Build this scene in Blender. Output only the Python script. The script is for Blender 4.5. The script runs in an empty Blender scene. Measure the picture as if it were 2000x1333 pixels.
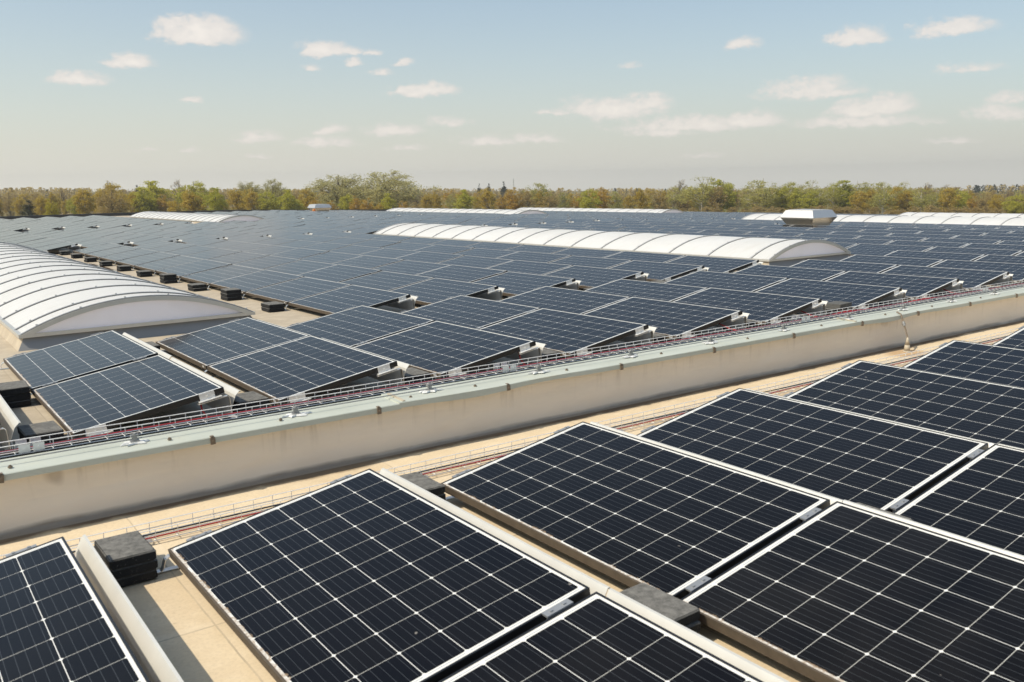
import bpy, math, random
from mathutils import Vector, Matrix, noise
R = math.radians
scene = bpy.context.scene
col = scene.collection

# ------------------------------------------------------------------ camera
cd = bpy.data.cameras.new("camera"); cam = bpy.data.objects.new("camera", cd); col.objects.link(cam)
cd.sensor_width = 36.0; cd.lens = 1740.0 / 2000 * 36; cd.clip_start = 0.05; cd.clip_end = 6000
CAM = Vector((-0.9117, -3.8359, 1.5472)); PIT, YAW, ROL = 0.1773, 0.6250, -0.0160
fw = Vector((math.sin(YAW) * math.cos(PIT), math.cos(YAW) * math.cos(PIT), -math.sin(PIT)))
rt = Vector((math.cos(YAW), -math.sin(YAW), 0)); up = rt.cross(fw)
cx = rt * math.cos(ROL) + up * math.sin(ROL); cy = up * math.cos(ROL) - rt * math.sin(ROL)
M = Matrix((cx, cy, -fw)).transposed().to_4x4(); M.translation = CAM; cam.matrix_world = M
cd.dof.use_dof = True; cd.dof.focus_distance = 14.0; cd.dof.aperture_fstop = 6.3
scene.camera = cam

def project(v):
    d = Vector(v) - CAM; z = d.dot(fw)
    if z < 0.05: return None
    return 1000 + 1740 * d.dot(cx) / z, 666.5 - 1740 * d.dot(cy) / z, z
def ray(px, py): return (fw + cx * ((px - 1000) / 1740) + cy * ((666.5 - py) / 1740)).normalized()

# ------------------------------------------------------------------ sun, sky, exposure
SUN_DIR = Vector((-0.76, 0.10, 1.0)).normalized()          # towards the sun
ELEV = math.asin(SUN_DIR.z); AZ = math.atan2(SUN_DIR.x, SUN_DIR.y)
sd = bpy.data.lights.new("sun", 'SUN'); sd.energy = 4.1; sd.angle = R(0.53); sd.color = (1.0, 0.90, 0.74)
sun = bpy.data.objects.new("sun", sd); col.objects.link(sun)
sun.rotation_euler = SUN_DIR.to_track_quat('Z', 'Y').to_euler()
world = bpy.data.worlds.new("World"); scene.world = world; world.use_nodes = True
scene.view_settings.view_transform = 'Standard'; scene.view_settings.look = 'None'
scene.view_settings.exposure = 0.0; scene.view_settings.gamma = 1.0

def build_world():
    nt = world.node_tree; N = nt.nodes; Lk = nt.links; N.clear()
    def nd(t, **k):
        n = N.new(t)
        for a, b in k.items(): setattr(n, a, b)
        return n
    def mth(op, a, b=None, clamp=False):
        n = nd('ShaderNodeMath', operation=op, use_clamp=clamp)
        for i, v in enumerate((a, b)):
            if v is None: continue
            if isinstance(v, (int, float)): n.inputs[i].default_value = v
            else: Lk.new(v, n.inputs[i])
        return n.outputs[0]
    out = nd('ShaderNodeOutputWorld'); bg = nd('ShaderNodeBackground')
    bg.inputs['Strength'].default_value = 0.14
    sky = nd('ShaderNodeTexSky', sky_type='NISHITA', sun_disc=False)
    sky.sun_elevation = ELEV; sky.sun_rotation = AZ % (2 * math.pi); sky.altitude = 50
    sky.air_density = 1.0; sky.dust_density = 2.2; sky.ozone_density = 1.2
    tc = nd('ShaderNodeTexCoord'); sx = nd('ShaderNodeSeparateXYZ'); Lk.new(tc.outputs['Generated'], sx.inputs[0])
    az = mth('ARCTAN2', sx.outputs[0], sx.outputs[1]); el = mth('ARCSINE', sx.outputs[2])
    # pale spring haze low over the horizon, warmer towards the sun
    ep = mth('MAXIMUM', el, 0.0)
    hz = mth('ADD', mth('MULTIPLY', mth('POWER', 2.718, mth('MULTIPLY', ep, -9.0)), .80), mth('MULTIPLY', mth('POWER', 2.718, mth('MULTIPLY', ep, -1.6)), .17))
    ramp = nd('ShaderNodeMapRange'); ramp.inputs['From Min'].default_value = -0.1; ramp.inputs['From Max'].default_value = 1.25
    Lk.new(az, ramp.inputs['Value'])
    hc = nd('ShaderNodeMix', data_type='RGBA'); Lk.new(ramp.outputs[0], hc.inputs['Factor'])
    hc.inputs['A'].default_value = (6.5, 6.25, 5.55, 1); hc.inputs['B'].default_value = (5.3, 5.17, 4.75, 1)
    tint = nd('ShaderNodeMix', data_type='RGBA', blend_type='MULTIPLY'); tint.inputs['Factor'].default_value = 1
    Lk.new(sky.outputs[0], tint.inputs['A']); tint.inputs['B'].default_value = (0.95, 1.06, 1.04, 1)
    mx = nd('ShaderNodeMix', data_type='RGBA'); Lk.new(mth('MULTIPLY', hz, 0.92), mx.inputs['Factor'])
    Lk.new(tint.outputs['Result'], mx.inputs['A']); Lk.new(hc.outputs['Result'], mx.inputs['B'])
    # fair-weather clouds: (px, py, half width, half height, strength) as seen in the sky, kept as azimuth / elevation
    clouds = [(393,55,84,27,1.15),(375,48,36,22,.7),(262,115,44,15,.95),(163,148,54,15,.8),(376,191,24,8,.6),(640,92,52,16,.95),(690,95,38,10,.6),
        (728,98,28,8,.5),(612,129,26,8,.45),(698,118,22,10,.65),(750,136,30,9,.5),(796,116,24,8,.5),(835,171,74,14,.9),(795,172,40,9,.6),
        (650,248,46,13,.55),(775,250,66,13,.6),(885,233,62,12,.4),(510,264,62,13,.5),(640,273,80,11,.5),(960,272,80,12,.5),(1050,266,66,12,.55),
        (1200,206,112,24,.8),(1270,195,56,18,.75),(1090,214,52,9,.45),(1350,238,150,17,.72),(1470,229,76,17,.75),(1300,254,90,11,.5),
        (1580,168,104,24,.6),(1600,152,70,16,.4),(1640,176,66,10,.6),(1700,206,90,18,.8),(1745,197,52,19,.8),(1690,232,150,13,.6),
        (1680,64,56,20,.7),(1720,72,30,9,.5),(1876,46,76,18,.7),(1830,56,36,15,.5),(1458,80,40,12,.6),(1900,125,74,13,.4),(1238,124,30,8,.3),
        (1960,215,66,17,.55),(1985,186,60,14,.4),(800,284,50,8,.4),(515,302,30,6,.35),(290,288,32,7,.35),(372,288,30,7,.4),
        (1870,270,60,7,.3),(1370,300,70,7,.25)]
    v3 = nd('ShaderNodeCombineXYZ'); Lk.new(az, v3.inputs[0]); Lk.new(mth('MULTIPLY', el, 1.5), v3.inputs[1])
    nz = nd('ShaderNodeTexNoise'); nz.inputs['Scale'].default_value = 42; nz.inputs['Detail'].default_value = 9; nz.inputs['Roughness'].default_value = .66
    Lk.new(v3.outputs[0], nz.inputs['Vector'])
    nz2 = nd('ShaderNodeTexNoise'); nz2.inputs['Scale'].default_value = 90; nz2.inputs['Detail'].default_value = 4
    Lk.new(v3.outputs[0], nz2.inputs['Vector'])
    wob = nd('ShaderNodeVectorMath', operation='MULTIPLY_ADD'); Lk.new(nz.outputs['Color'], wob.inputs[0])
    wob.inputs[1].default_value = (.036, .022, 0); Lk.new(v3.outputs[0], wob.inputs[2])
    acc = None
    for px, py, hw, hh, s in clouds:
        d = ray(px, py); a = math.atan2(d.x, d.y) + .015; e = math.asin(d.z) * 1.5 + .008 - hh / 1740 * .45
        sb = nd('ShaderNodeVectorMath', operation='SUBTRACT'); Lk.new(wob.outputs[0], sb.inputs[0]); sb.inputs[1].default_value = (a, e, 0)
        sc = nd('ShaderNodeVectorMath', operation='MULTIPLY'); Lk.new(sb.outputs[0], sc.inputs[0]); sc.inputs[1].default_value = (1740 / hw / 1.10, 1740 / 1.5 / hh / 1.55, 1)
        sp = nd('ShaderNodeSeparateXYZ'); Lk.new(sc.outputs[0], sp.inputs[0])
        yy = mth('SUBTRACT', mth('MULTIPLY', mth('ABSOLUTE', sp.outputs[1]), 1.5), mth('MULTIPLY', sp.outputs[1], .5))
        cb = nd('ShaderNodeCombineXYZ'); Lk.new(sp.outputs[0], cb.inputs[0]); Lk.new(yy, cb.inputs[1])
        ln = nd('ShaderNodeVectorMath', operation='LENGTH'); Lk.new(cb.outputs[0], ln.inputs[0])
        m = mth('MULTIPLY', mth('SUBTRACT', 1.18, ln.outputs['Value'], True), .30 + .72 * s)
        acc = m if acc is None else mth('MAXIMUM', acc, m)
    cov = mth('ADD', acc, mth('MULTIPLY', mth('SUBTRACT', nz.outputs['Fac'], .5), mth('MULTIPLY', mth('GREATER_THAN', acc, 0.0), 1.0)))
    cov = mth('ADD', cov, mth('MULTIPLY', mth('SUBTRACT', nz2.outputs['Fac'], .5), mth('MULTIPLY', acc, 1.1)))
    mr = nd('ShaderNodeMapRange', interpolation_type='SMOOTHSTEP'); mr.inputs['From Min'].default_value = .16; mr.inputs['From Max'].default_value = .68
    Lk.new(cov, mr.inputs['Value'])
    dens = mth('MULTIPLY', mr.outputs[0], mth('SUBTRACT', 1.0, mth('MULTIPLY', hz, .25)))
    cm = nd('ShaderNodeMix', data_type='RGBA'); Lk.new(mth('MULTIPLY', dens, .92), cm.inputs['Factor'])
    Lk.new(mx.outputs['Result'], cm.inputs['A'])
    cc = nd('ShaderNodeMix', data_type='RGBA'); Lk.new(mth('MULTIPLY', mth('SUBTRACT', cov, .45), 1.3, True), cc.inputs['Factor'])
    cc.inputs['A'].default_value = (5.75, 5.4, 5.1, 1); cc.inputs['B'].default_value = (7.0, 6.45, 5.9, 1); Lk.new(cc.outputs['Result'], cm.inputs['B'])
    Lk.new(cm.outputs['Result'], bg.inputs['Color']); Lk.new(bg.outputs[0], out.inputs['Surface'])
build_world()

# ------------------------------------------------------------------ materials
def new_mat(name):
    m = bpy.data.materials.new(name); m.use_nodes = True
    nt = m.node_tree; b = nt.nodes['Principled BSDF']
    return m, nt, b
class NT:
    def __init__(s, nt): s.nt = nt
    def n(s, t, **k):
        x = s.nt.nodes.new(t)
        for a, b in k.items(): setattr(x, a, b)
        return x
    def l(s, a, b): s.nt.links.new(a, b)
    def val(s, v, sock):
        if isinstance(v, (int, float)): sock.default_value = v
        elif isinstance(v, (tuple, list)): sock.default_value = v
        else: s.l(v, sock)
    def m(s, op, a, b=None, c=None, clamp=False):
        x = s.n('ShaderNodeMath', operation=op, use_clamp=clamp)
        for i, v in enumerate((a, b, c)):
            if v is not None: s.val(v, x.inputs[i])
        return x.outputs[0]
    def mix(s, f, a, b, mode='MIX'):
        x = s.n('ShaderNodeMix', data_type='RGBA', blend_type=mode)
        s.val(f, x.inputs['Factor']); s.val(a, x.inputs['A']); s.val(b, x.inputs['B'])
        return x.outputs['Result']
    def noise(s, vec, scale, detail=4, rough=.5):
        x = s.n('ShaderNodeTexNoise'); x.inputs['Scale'].default_value = scale; x.inputs['Detail'].default_value = detail; x.inputs['Roughness'].default_value = rough
        s.l(vec, x.inputs['Vector']); return x.outputs['Fac']
    def rng(s, v, a, b, c=0.0, d=1.0, smooth=False):
        x = s.n('ShaderNodeMapRange'); x.interpolation_type = 'SMOOTHSTEP' if smooth else 'LINEAR'
        s.val(v, x.inputs['Value']); x.inputs['From Min'].default_value = a; x.inputs['From Max'].default_value = b
        x.inputs['To Min'].default_value = c; x.inputs['To Max'].default_value = d; return x.outputs[0]
    def bump(s, h, strength, dist=.01):
        x = s.n('ShaderNodeBump'); x.inputs['Strength'].default_value = strength; x.inputs['Distance'].default_value = dist
        s.l(h, x.inputs['Height']); return x.outputs[0]
    def obj(s): return s.n('ShaderNodeTexCoord').outputs['Object']
    def pos(s): return s.n('ShaderNodeNewGeometry').outputs['Position']
    def rand(s): return s.n('ShaderNodeObjectInfo').outputs['Random']
    def scale(s, v, t):
        x = s.n('ShaderNodeVectorMath', operation='MULTIPLY'); s.l(v, x.inputs[0]); x.inputs[1].default_value = t; return x.outputs[0]
    def sep(s, v):
        x = s.n('ShaderNodeSeparateXYZ'); s.l(v, x.inputs[0]); return x.outputs

def simple(name, c, rough=.5, metal=0.0, var=.12, scale=6.0, bump=0.0, spec=.5):
    m, nt, b = new_mat(name); q = NT(nt)
    v = q.obj(); f = q.noise(v, scale, 5, .6)
    lo = tuple(x * (1 - var) for x in c) + (1,); hi = tuple(min(1, x * (1 + var)) for x in c) + (1,)
    q.l(q.mix(f, lo, hi), b.inputs['Base Color'])
    b.inputs['Roughness'].default_value = rough; b.inputs['Metallic'].default_value = metal
    b.inputs['Specular IOR Level'].default_value = spec
    if bump: q.l(q.bump(f, bump), b.inputs['Normal'])
    return m

def cells_material():
    m, nt, b = new_mat("solar_glass"); q = NT(nt)
    uv = q.n('ShaderNodeUVMap', uv_map='UVMap').outputs[0]; s = q.sep(uv)
    V, U = s[0], s[1]                       # V along the long side (1.65 m), U up the slope (0.992 m)
    P = 0.15875
    cv = q.m('DIVIDE', q.m('SUBTRACT', V, 0.03125), P); cu = q.m('DIVIDE', q.m('SUBTRACT', U, 0.01975), P)
    fv = q.m('FRACT', cv); fu = q.m('FRACT', cu)
    dv = q.m('ABSOLUTE', q.m('SUBTRACT', fv, .5)); du = q.m('ABSOLUTE', q.m('SUBTRACT', fu, .5))
    inb = q.m('MULTIPLY', q.m('MULTIPLY', q.m('GREATER_THAN', cv, 0.0), q.m('LESS_THAN', cv, 10.0)),
              q.m('MULTIPLY', q.m('GREATER_THAN', cu, 0.0), q.m('LESS_THAN', cu, 6.0)))
    cell = q.m('MULTIPLY', q.m('LESS_THAN', dv, .4925), q.m('LESS_THAN', du, .4920))
    cell = q.m('MULTIPLY', cell, q.m('LESS_THAN', q.m('ADD', dv, du), .944))
    cell = q.m('MULTIPLY', cell, inb)
    bb = q.m('ABSOLUTE', q.m('SUBTRACT', q.m('FRACT', q.m('MULTIPLY', fu, 5.0)), .5))
    bus = q.m('LESS_THAN', bb, .026)
    # string ribbons in the white margin at both short ends
    rib = q.m('ADD', q.m('LESS_THAN', q.m('ABSOLUTE', q.m('SUBTRACT', V, .0225)), .0014), q.m('LESS_THAN', q.m('ABSOLUTE', q.m('SUBTRACT', V, 1.6275)), .0014))
    rib = q.m('MULTIPLY', rib, q.m('LESS_THAN', du, .44))
    rnd = q.n('ShaderNodeAttribute', attribute_name='tint').outputs['Fac']
    rr = q.m('FRACT', q.m('ADD', q.rand(), rnd))
    wn = q.n('ShaderNodeTexWhiteNoise', noise_dimensions='3D')
    cvec = q.n('ShaderNodeCombineXYZ'); q.l(q.m('FLOOR', cv), cvec.inputs[0]); q.l(q.m('FLOOR', cu), cvec.inputs[1]); q.l(rr, cvec.inputs[2])
    q.l(cvec.outputs[0], wn.inputs['Vector'])
    k = q.m('ADD', q.m('MULTIPLY', rr, .65), q.m('MULTIPLY', wn.outputs['Value'], .35))
    cc = q.mix(k, (.0030, .0031, .0052, 1), (.0062, .0058, .0060, 1))
    cc = q.mix(q.m('MULTIPLY', bus, .5), cc, (.09, .10, .11, 1))
    back = q.mix(q.m('GREATER_THAN', dv, .4925), (.72, .71, .67, 1), (.46, .45, .41, 1))
    back = q.mix(q.m('LESS_THAN', q.m('ADD', dv, du), .944), (.72, .71, .67, 1), back)
    back = q.mix(inb, (.72, .71, .67, 1), back)
    back = q.mix(rib, back, (.28, .31, .36, 1))
    c = q.mix(cell, back, cc)
    # dust that washed down to the low edge, faint dust and a few droppings elsewhere
    pv = q.n('ShaderNodeVectorMath', operation='ADD'); q.l(uv, pv.inputs[0])
    off = q.n('ShaderNodeCombineXYZ'); q.l(q.m('MULTIPLY', rr, 37.0), off.inputs[0]); q.l(q.m('MULTIPLY', rr, 91.0), off.inputs[1]); q.l(off.outputs[0], pv.inputs[1])
    n1 = q.noise(pv.outputs[0], 7, 6, .65); n2 = q.noise(pv.outputs[0], 60, 3, .6)
    edge = q.m('ADD', U, q.m('MULTIPLY', q.m('SUBTRACT', n1, .5), .085))
    dirt = q.m('MULTIPLY', q.m('LESS_THAN', edge, .021), q.rng(n2, .30, .62))
    c = q.mix(q.m('MULTIPLY', dirt, .85), c, (.30, .215, .14, 1))
    film = q.rng(q.noise(pv.outputs[0], 2.6, 5, .6), .35, .8, 0.000, 0.012); film = q.m('MULTIPLY', film, q.m('ADD', .2, q.m('MULTIPLY', q.m('FRACT', q.m('MULTIPLY', rr, 7.31)), 1.7)))
    c = q.mix(film, c, (.42, .38, .33, 1))
    spk = q.rng(q.noise(pv.outputs[0], 17, 1, .5), .80, .825)
    c = q.mix(q.m('MULTIPLY', spk, .5), c, (.40, .37, .33, 1))
    q.l(c, b.inputs['Base Color'])
    q.l(q.m('ADD', q.m('ADD', .13, q.m('MULTIPLY', film, 1.2)), q.m('MULTIPLY', dirt, .5)), b.inputs['Roughness'])
    b.inputs['IOR'].default_value = 1.25; b.inputs['Specular Tint'].default_value = (1.0, .95, .88, 1); b.inputs['Specular IOR Level'].default_value = .5
    return m

def roof_material(name, base, dark, stain, wallside=False):
    m, nt, b = new_mat(name); q = NT(nt); p = q.pos(); s = q.sep(p)
    n1 = q.noise(p, .9, 6, .62); n2 = q.noise(p, 6, 5, .65); n3 = q.noise(p, 70, 3, .6)
    streak = q.noise(q.scale(p, (1.2, 9.0, 1)), 1.0, 5, .6)
    c = q.mix(q.rng(n1, .3, .72), base, dark)
    c = q.mix(q.m('MULTIPLY', q.rng(n2, .47, .75), .65), c, stain)
    n4 = q.noise(p, 2.1, 6, .7); c = q.mix(q.m('MULTIPLY', q.rng(n4, .56, .70), .40), c, dark)
    c = q.mix(q.m('MULTIPLY', q.rng(q.noise(q.scale(p, (1, 1.6, 1)), 11, 3, .7), .66, .74), .35), c, (.30, .22, .14, 1))
    c = q.mix(q.m('MULTIPLY', q.rng(streak, .52, .75), .35), c, stain)
    c = q.mix(q.m('MULTIPLY', q.rng(n3, .45, .7), .22), c, (.34, .26, .17, 1))
    # welded laps of the membrane sheets, every 1.45 m, butt ends every 7 m
    fx = q.m('FRACT', q.m('DIVIDE', q.m('ADD', s[0], q.m('MULTIPLY', q.m('SUBTRACT', n2, .5), .012)), 1.4500))
    fy = q.m('FRACT', q.m('DIVIDE', q.m('ADD', s[1], .61), 2.31))
    seam = q.m('ADD', q.m('LESS_THAN', fx, .005), q.m('LESS_THAN', fy, .0035), clamp=True)
    lapz = q.m('ADD', q.m('LESS_THAN', fx, .035), q.m('LESS_THAN', fy, .02), clamp=True)
    c = q.mix(q.m('MULTIPLY', seam, q.rng(n2, .3, .6, .10, .5)), c, (.15, .11, .075, 1))
    c = q.mix(q.m('MULTIPLY', lapz, .10), c, (.8, .72, .6, 1))
    rough = .78
    if not wallside:
        px_ = q.m('DIVIDE', q.m('SUBTRACT', s[0], 3.02), .42); py_ = q.m('DIVIDE', q.m('SUBTRACT', s[1], 17.6), 2.3)
        pd = q.m('ADD', q.m('SQRT', q.m('ADD', q.m('MULTIPLY', px_, px_), q.m('MULTIPLY', py_, py_))), q.m('MULTIPLY', q.m('SUBTRACT', n1, .5), 1.1))
        wet = q.rng(pd, .85, .95, 1.0, 0.0)
        c = q.mix(q.m('MULTIPLY', wet, .8), c, (.115, .070, .042, 1)); rough = q.rng(wet, 0, 1, .78, .07)
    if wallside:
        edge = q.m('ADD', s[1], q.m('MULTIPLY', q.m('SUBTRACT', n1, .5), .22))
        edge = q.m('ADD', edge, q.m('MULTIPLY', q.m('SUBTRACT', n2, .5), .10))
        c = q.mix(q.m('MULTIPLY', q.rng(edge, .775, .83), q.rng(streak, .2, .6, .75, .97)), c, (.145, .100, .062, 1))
        dx = q.m('DIVIDE', q.m('SUBTRACT', s[0], 6.90), 1.5); dy = q.m('SUBTRACT', s[1], .66)
        rad = q.m('SQRT', q.m('ADD', q.m('MULTIPLY', dx, dx), q.m('MULTIPLY', dy, dy)))
        c = q.mix(q.rng(q.m('ADD', rad, q.m('MULTIPLY', q.m('SUBTRACT', n2, .5), .1)), .10, .19, .65, 0.0), c, (.42, .25, .115, 1))
    q.l(c, b.inputs['Base Color']); q.val(rough, b.inputs['Roughness']); b.inputs['Specular IOR Level'].default_value = .3
    h = q.m('ADD', q.m('MULTIPLY', n3, .25), q.m('MULTIPLY', lapz, .6)); q.l(q.bump(h, .3, .004), b.inputs['Normal'])
    return m

def wall_material():
    m, nt, b = new_mat("parapet_membrane"); q = NT(nt); p = q.pos(); s = q.sep(p)
    n1 = q.noise(q.scale(p, (.7, .7, 2.0)), 1.6, 6, .6); n2 = q.noise(p, 22, 4, .6)
    drip = q.noise(q.scale(p, (9.0, 1.0, .9)), 1.3, 5, .65); blot = q.noise(p, 3.2, 2, .4)
    c = q.mix(q.rng(n1, .3, .7), (.87, .77, .645, 1), (.79, .69, .565, 1))
    top = q.rng(s[2], .02, .20); low = q.rng(q.m('ADD', s[2], q.m('MULTIPLY', q.m('SUBTRACT', n1, .5), .09)), -.088, -.060, 1, 0)
    c = q.mix(q.m('MULTIPLY', q.m('MULTIPLY', q.rng(drip, .54, .72), top), .42), c, (.24, .17, .11, 1))
    c = q.mix(q.m('MULTIPLY', q.rng(blot, .70, .76), .4), c, (.21, .14, .085, 1))
    c = q.mix(q.m('MULTIPLY', low, .75), c, (.15, .115, .08, 1))
    c = q.mix(q.m('MULTIPLY', q.rng(n2, .70, .80), .2), c, (.2, .14, .09, 1))
    q.l(c, b.inputs['Base Color']); b.inputs['Roughness'].default_value = .62
    w = q.noise(q.scale(p, (1.1, 1, 4.0)), 1.4, 3, .5); q.l(q.bump(w, .35, .05), b.inputs['Normal'])
    return m

def coping_material():
    m, nt, b = new_mat("coping_sheet"); q = NT(nt); p = q.pos()
    n1 = q.noise(q.scale(p, (1, 3, 1)), 1.7, 6, .6); n2 = q.noise(p, 40, 3, .6)
    c = q.mix(q.rng(n1, .35, .72), (.51, .535, .47, 1), (.44, .465, .40, 1))
    c = q.mix(q.m('MULTIPLY', q.rng(q.noise(p, 2.3, 4, .6), .55, .75), .4), c, (.55, .53, .40, 1))
    c = q.mix(q.m('MULTIPLY', q.rng(n2, .64, .76), .5), c, (.30, .26, .18, 1))
    q.l(c, b.inputs['Base Color']); b.inputs['Roughness'].default_value = .5; b.inputs['Specular IOR Level'].default_value = .4
    return m

def rubber_material():
    m, nt, b = new_mat("ballast_rubber"); q = NT(nt); p = q.obj(); g = q.pos()
    n1 = q.noise(g, 34, 5, .7); n2 = q.noise(g, 180, 2, .6)
    nz = q.sep(q.n('ShaderNodeNewGeometry').outputs['Normal'])[2]
    dust = q.m('MULTIPLY', q.rng(nz, .5, .9), q.rng(n1, .28, .75, .25, 1.0))      # grit lying on the upward faces
    c = q.mix(n1, (.016, .017, .018, 1), (.030, .030, .030, 1))
    c = q.mix(dust, c, (.24, .232, .212, 1)); c = q.mix(q.m('MULTIPLY', q.rng(n2, .66, .74), .55), c, (.32, .30, .27, 1))
    q.l(c, b.inputs['Base Color']); b.inputs['Roughness'].default_value = .92; b.inputs['Specular IOR Level'].default_value = .2
    q.l(q.bump(q.m('ADD', n1, q.m('MULTIPLY', n2, .5)), .5, .005), b.inputs['Normal']); return m

def glazing_material(name, c0, c1):
    m, nt, b = new_mat(name); q = NT(nt); p = q.pos(); s = q.sep(p)
    n1 = q.noise(q.scale(p, (1, 1, 1)), .8, 5, .6); st = q.noise(q.scale(p, (2.0, 14, 2)), 1.0, 3, .5)
    c = q.mix(q.rng(n1, .3, .75), c0, c1); c = q.mix(q.m('MULTIPLY', q.rng(st, .5, .8), .25), c, (.62, .57, .49, 1))
    q.l(c, b.inputs['Base Color']); b.inputs['Roughness'].default_value = .5; b.inputs['Specular IOR Level'].default_value = .3
    tr = q.n('ShaderNodeBsdfTranslucent'); q.l(c, tr.inputs['Color'])
    ms = q.n('ShaderNodeMixShader'); ms.inputs[0].default_value = .38
    q.l(b.outputs[0], ms.inputs[1]); q.l(tr.outputs[0], ms.inputs[2]); q.l(ms.outputs[0], nt.nodes['Material Output'].inputs['Surface'])
    return m

def foliage_material(name, c0, c1, c2=None):
    m, nt, b = new_mat(name); q = NT(nt)
    n = q.noise(q.obj(), 1.3, 2, .5); r = q.rand()
    f = q.m('ADD', q.m('MULTIPLY', q.rng(n, .3, .7), .55), q.m('MULTIPLY', r, .45))
    c = q.mix(f, c0 + (1,), c1 + (1,))
    q.l(c, b.inputs['Base Color']); b.inputs['Roughness'].default_value = .7; b.inputs['Specular IOR Level'].default_value = .15
    tr = q.n('ShaderNodeBsdfTranslucent'); q.l(c, tr.inputs['Color'])
    ms = q.n('ShaderNodeMixShader'); ms.inputs[0].default_value = .5
    q.l(b.outputs[0], ms.inputs[1]); q.l(tr.outputs[0], ms.inputs[2]); q.l(ms.outputs[0], nt.nodes['Material Output'].inputs['Surface'])
    return m

def ground_material():
    m, nt, b = new_mat("rough_field"); q = NT(nt); p = q.pos()
    n1 = q.noise(p, .02, 6, .6); n2 = q.noise(p, .25, 6, .65); n3 = q.noise(q.scale(p, (1, 1, 1)), 1.7, 4, .7)
    c = q.mix(q.rng(n1, .40, .60), (.235, .165, .085, 1), (.115, .115, .032, 1))
    c = q.mix(q.rng(n2, .42, .66), c, (.17, .15, .045, 1)); c = q.mix(q.m('MULTIPLY', q.rng(n3, .45, .7), .5), c, (.075, .065, .03, 1))
    q.l(c, b.inputs['Base Color']); b.inputs['Roughness'].default_value = .95; b.inputs['Specular IOR Level'].default_value = .1
    return m

MT = dict(
    glass=cells_material(),
    black=simple("black_anodised_frame", (.012, .012, .013), .38, .0, .25, 9),
    dirty=simple("dusty_frame_side", (.085, .065, .045), .75, 0, .5, 22),
    alu=simple("mill_aluminium", (.78, .77, .74), .34, .85, .08, 14),
    sheet=simple("galvanised_deflector", (.70, .68, .62), .45, .35, .12, 7),
    bracket=simple("bright_bracket", (.80, .79, .76), .40, .35, .06, 14),
    wire=simple("galvanised_wire", (.80, .79, .76), .45, .15, .15, 20),
    red=simple("red_cable", (.34, .016, .020), .45, 0, .12, 12),
    blackcable=simple("black_cable", (.014, .014, .015), .5, 0, .2, 12),
    rubber=rubber_material(), bitumen=simple('bitumen_strip', (.012, .012, .012), .95, 0, .3, 30, .3, .1), bounce_lid=simple('curb_bounce_lid', (.80, .79, .77), .8, 0, .05, 3),  # white curb top, added to bounce light into vault and gables
    concrete=simple("grey_slab", (.10, .098, .09), .9, 0, .35, 26, .6),
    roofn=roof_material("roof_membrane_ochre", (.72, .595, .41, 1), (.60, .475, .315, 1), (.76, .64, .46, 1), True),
    rooff=roof_material("roof_membrane_grey", (.47, .40, .30, 1), (.37, .31, .23, 1), (.58, .50, .38, 1)),
    wall=wall_material(), coping=coping_material(),
    rust=simple("weathered_clamp", (.20, .155, .11), .6, .3, .35, 30),
    white=simple("white_bird_mess", (.72, .72, .70), .8, 0, .15, 40),
    lead=simple("grey_fitting", (.33, .33, .32), .5, .5, .2, 20),
    vault=glazing_material("polycarbonate_vault", (.83, .83, .82, 1), (.78, .775, .755, 1)),
    gable=glazing_material("polycarbonate_gable", (.95, .92, .97, 1), (.90, .87, .93, 1)),
    rib=simple("rib_aluminium", (.50, .50, .495), .5, .05, .12, 9),
    gasket=simple("rib_gasket", (.17, .165, .155), .6, 0, .2, 9),
    eave=simple("eave_profile", (.60, .585, .54), .42, .5, .1, 9),
    curb=simple("curb_membrane", (.235, .24, .245), .7, 0, .12, 3),
    cone=simple("membrane_cone", (.47, .41, .31), .75, 0, .18, 18),
    steel=simple("ventilator_steel", (.66, .64, .60), .27, .92, .04, 3),
    steel_bright=simple('ventilator_sheet', (.70, .675, .635), .40, .74, .05, 3),
    clampm=simple('dull_clamp', (.36, .37, .38), .5, .55, .1, 14),
    orange=simple("orange_box", (.65, .20, .03), .5, 0, .1, 9),
    edge=simple("far_roof_edge", (.040, .042, .045), .6, 0, .2, 1),
    facade=simple("facade_sheet", (.42, .42, .40), .5, .2, .08, 2),
    ground=ground_material(),
    bark=simple("bark", (.13, .105, .08), .9, 0, .4, 4),
    birch=simple("birch_bark", (.50, .46, .40), .8, 0, .35, 5),
    twig=simple("twigs", (.19, .14, .095), .9, 0, .3, 2),
    f_olive=foliage_material("leaves_olive", (.44, .325, .055), (.58, .44, .085)),
    f_green=foliage_material("leaves_green", (.40, .395, .050), (.54, .50, .085)),
    f_willow=foliage_material("leaves_willow", (.42, .385, .165), (.52, .475, .215)),
    f_brown=foliage_material("buds_brown", (.37, .275, .105), (.48, .365, .145)),
    f_rust=foliage_material("leaves_rust", (.46, .305, .060), (.56, .38, .080)),
    f_yellow=foliage_material("leaves_yellow", (.42, .36, .03), (.50, .43, .05)),
    f_poplar=foliage_material("leaves_poplar", (.39, .375, .105), (.52, .475, .150)),
    f_conifer=foliage_material("needles", (.022, .034, .020), (.040, .052, .028)),
)

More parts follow.
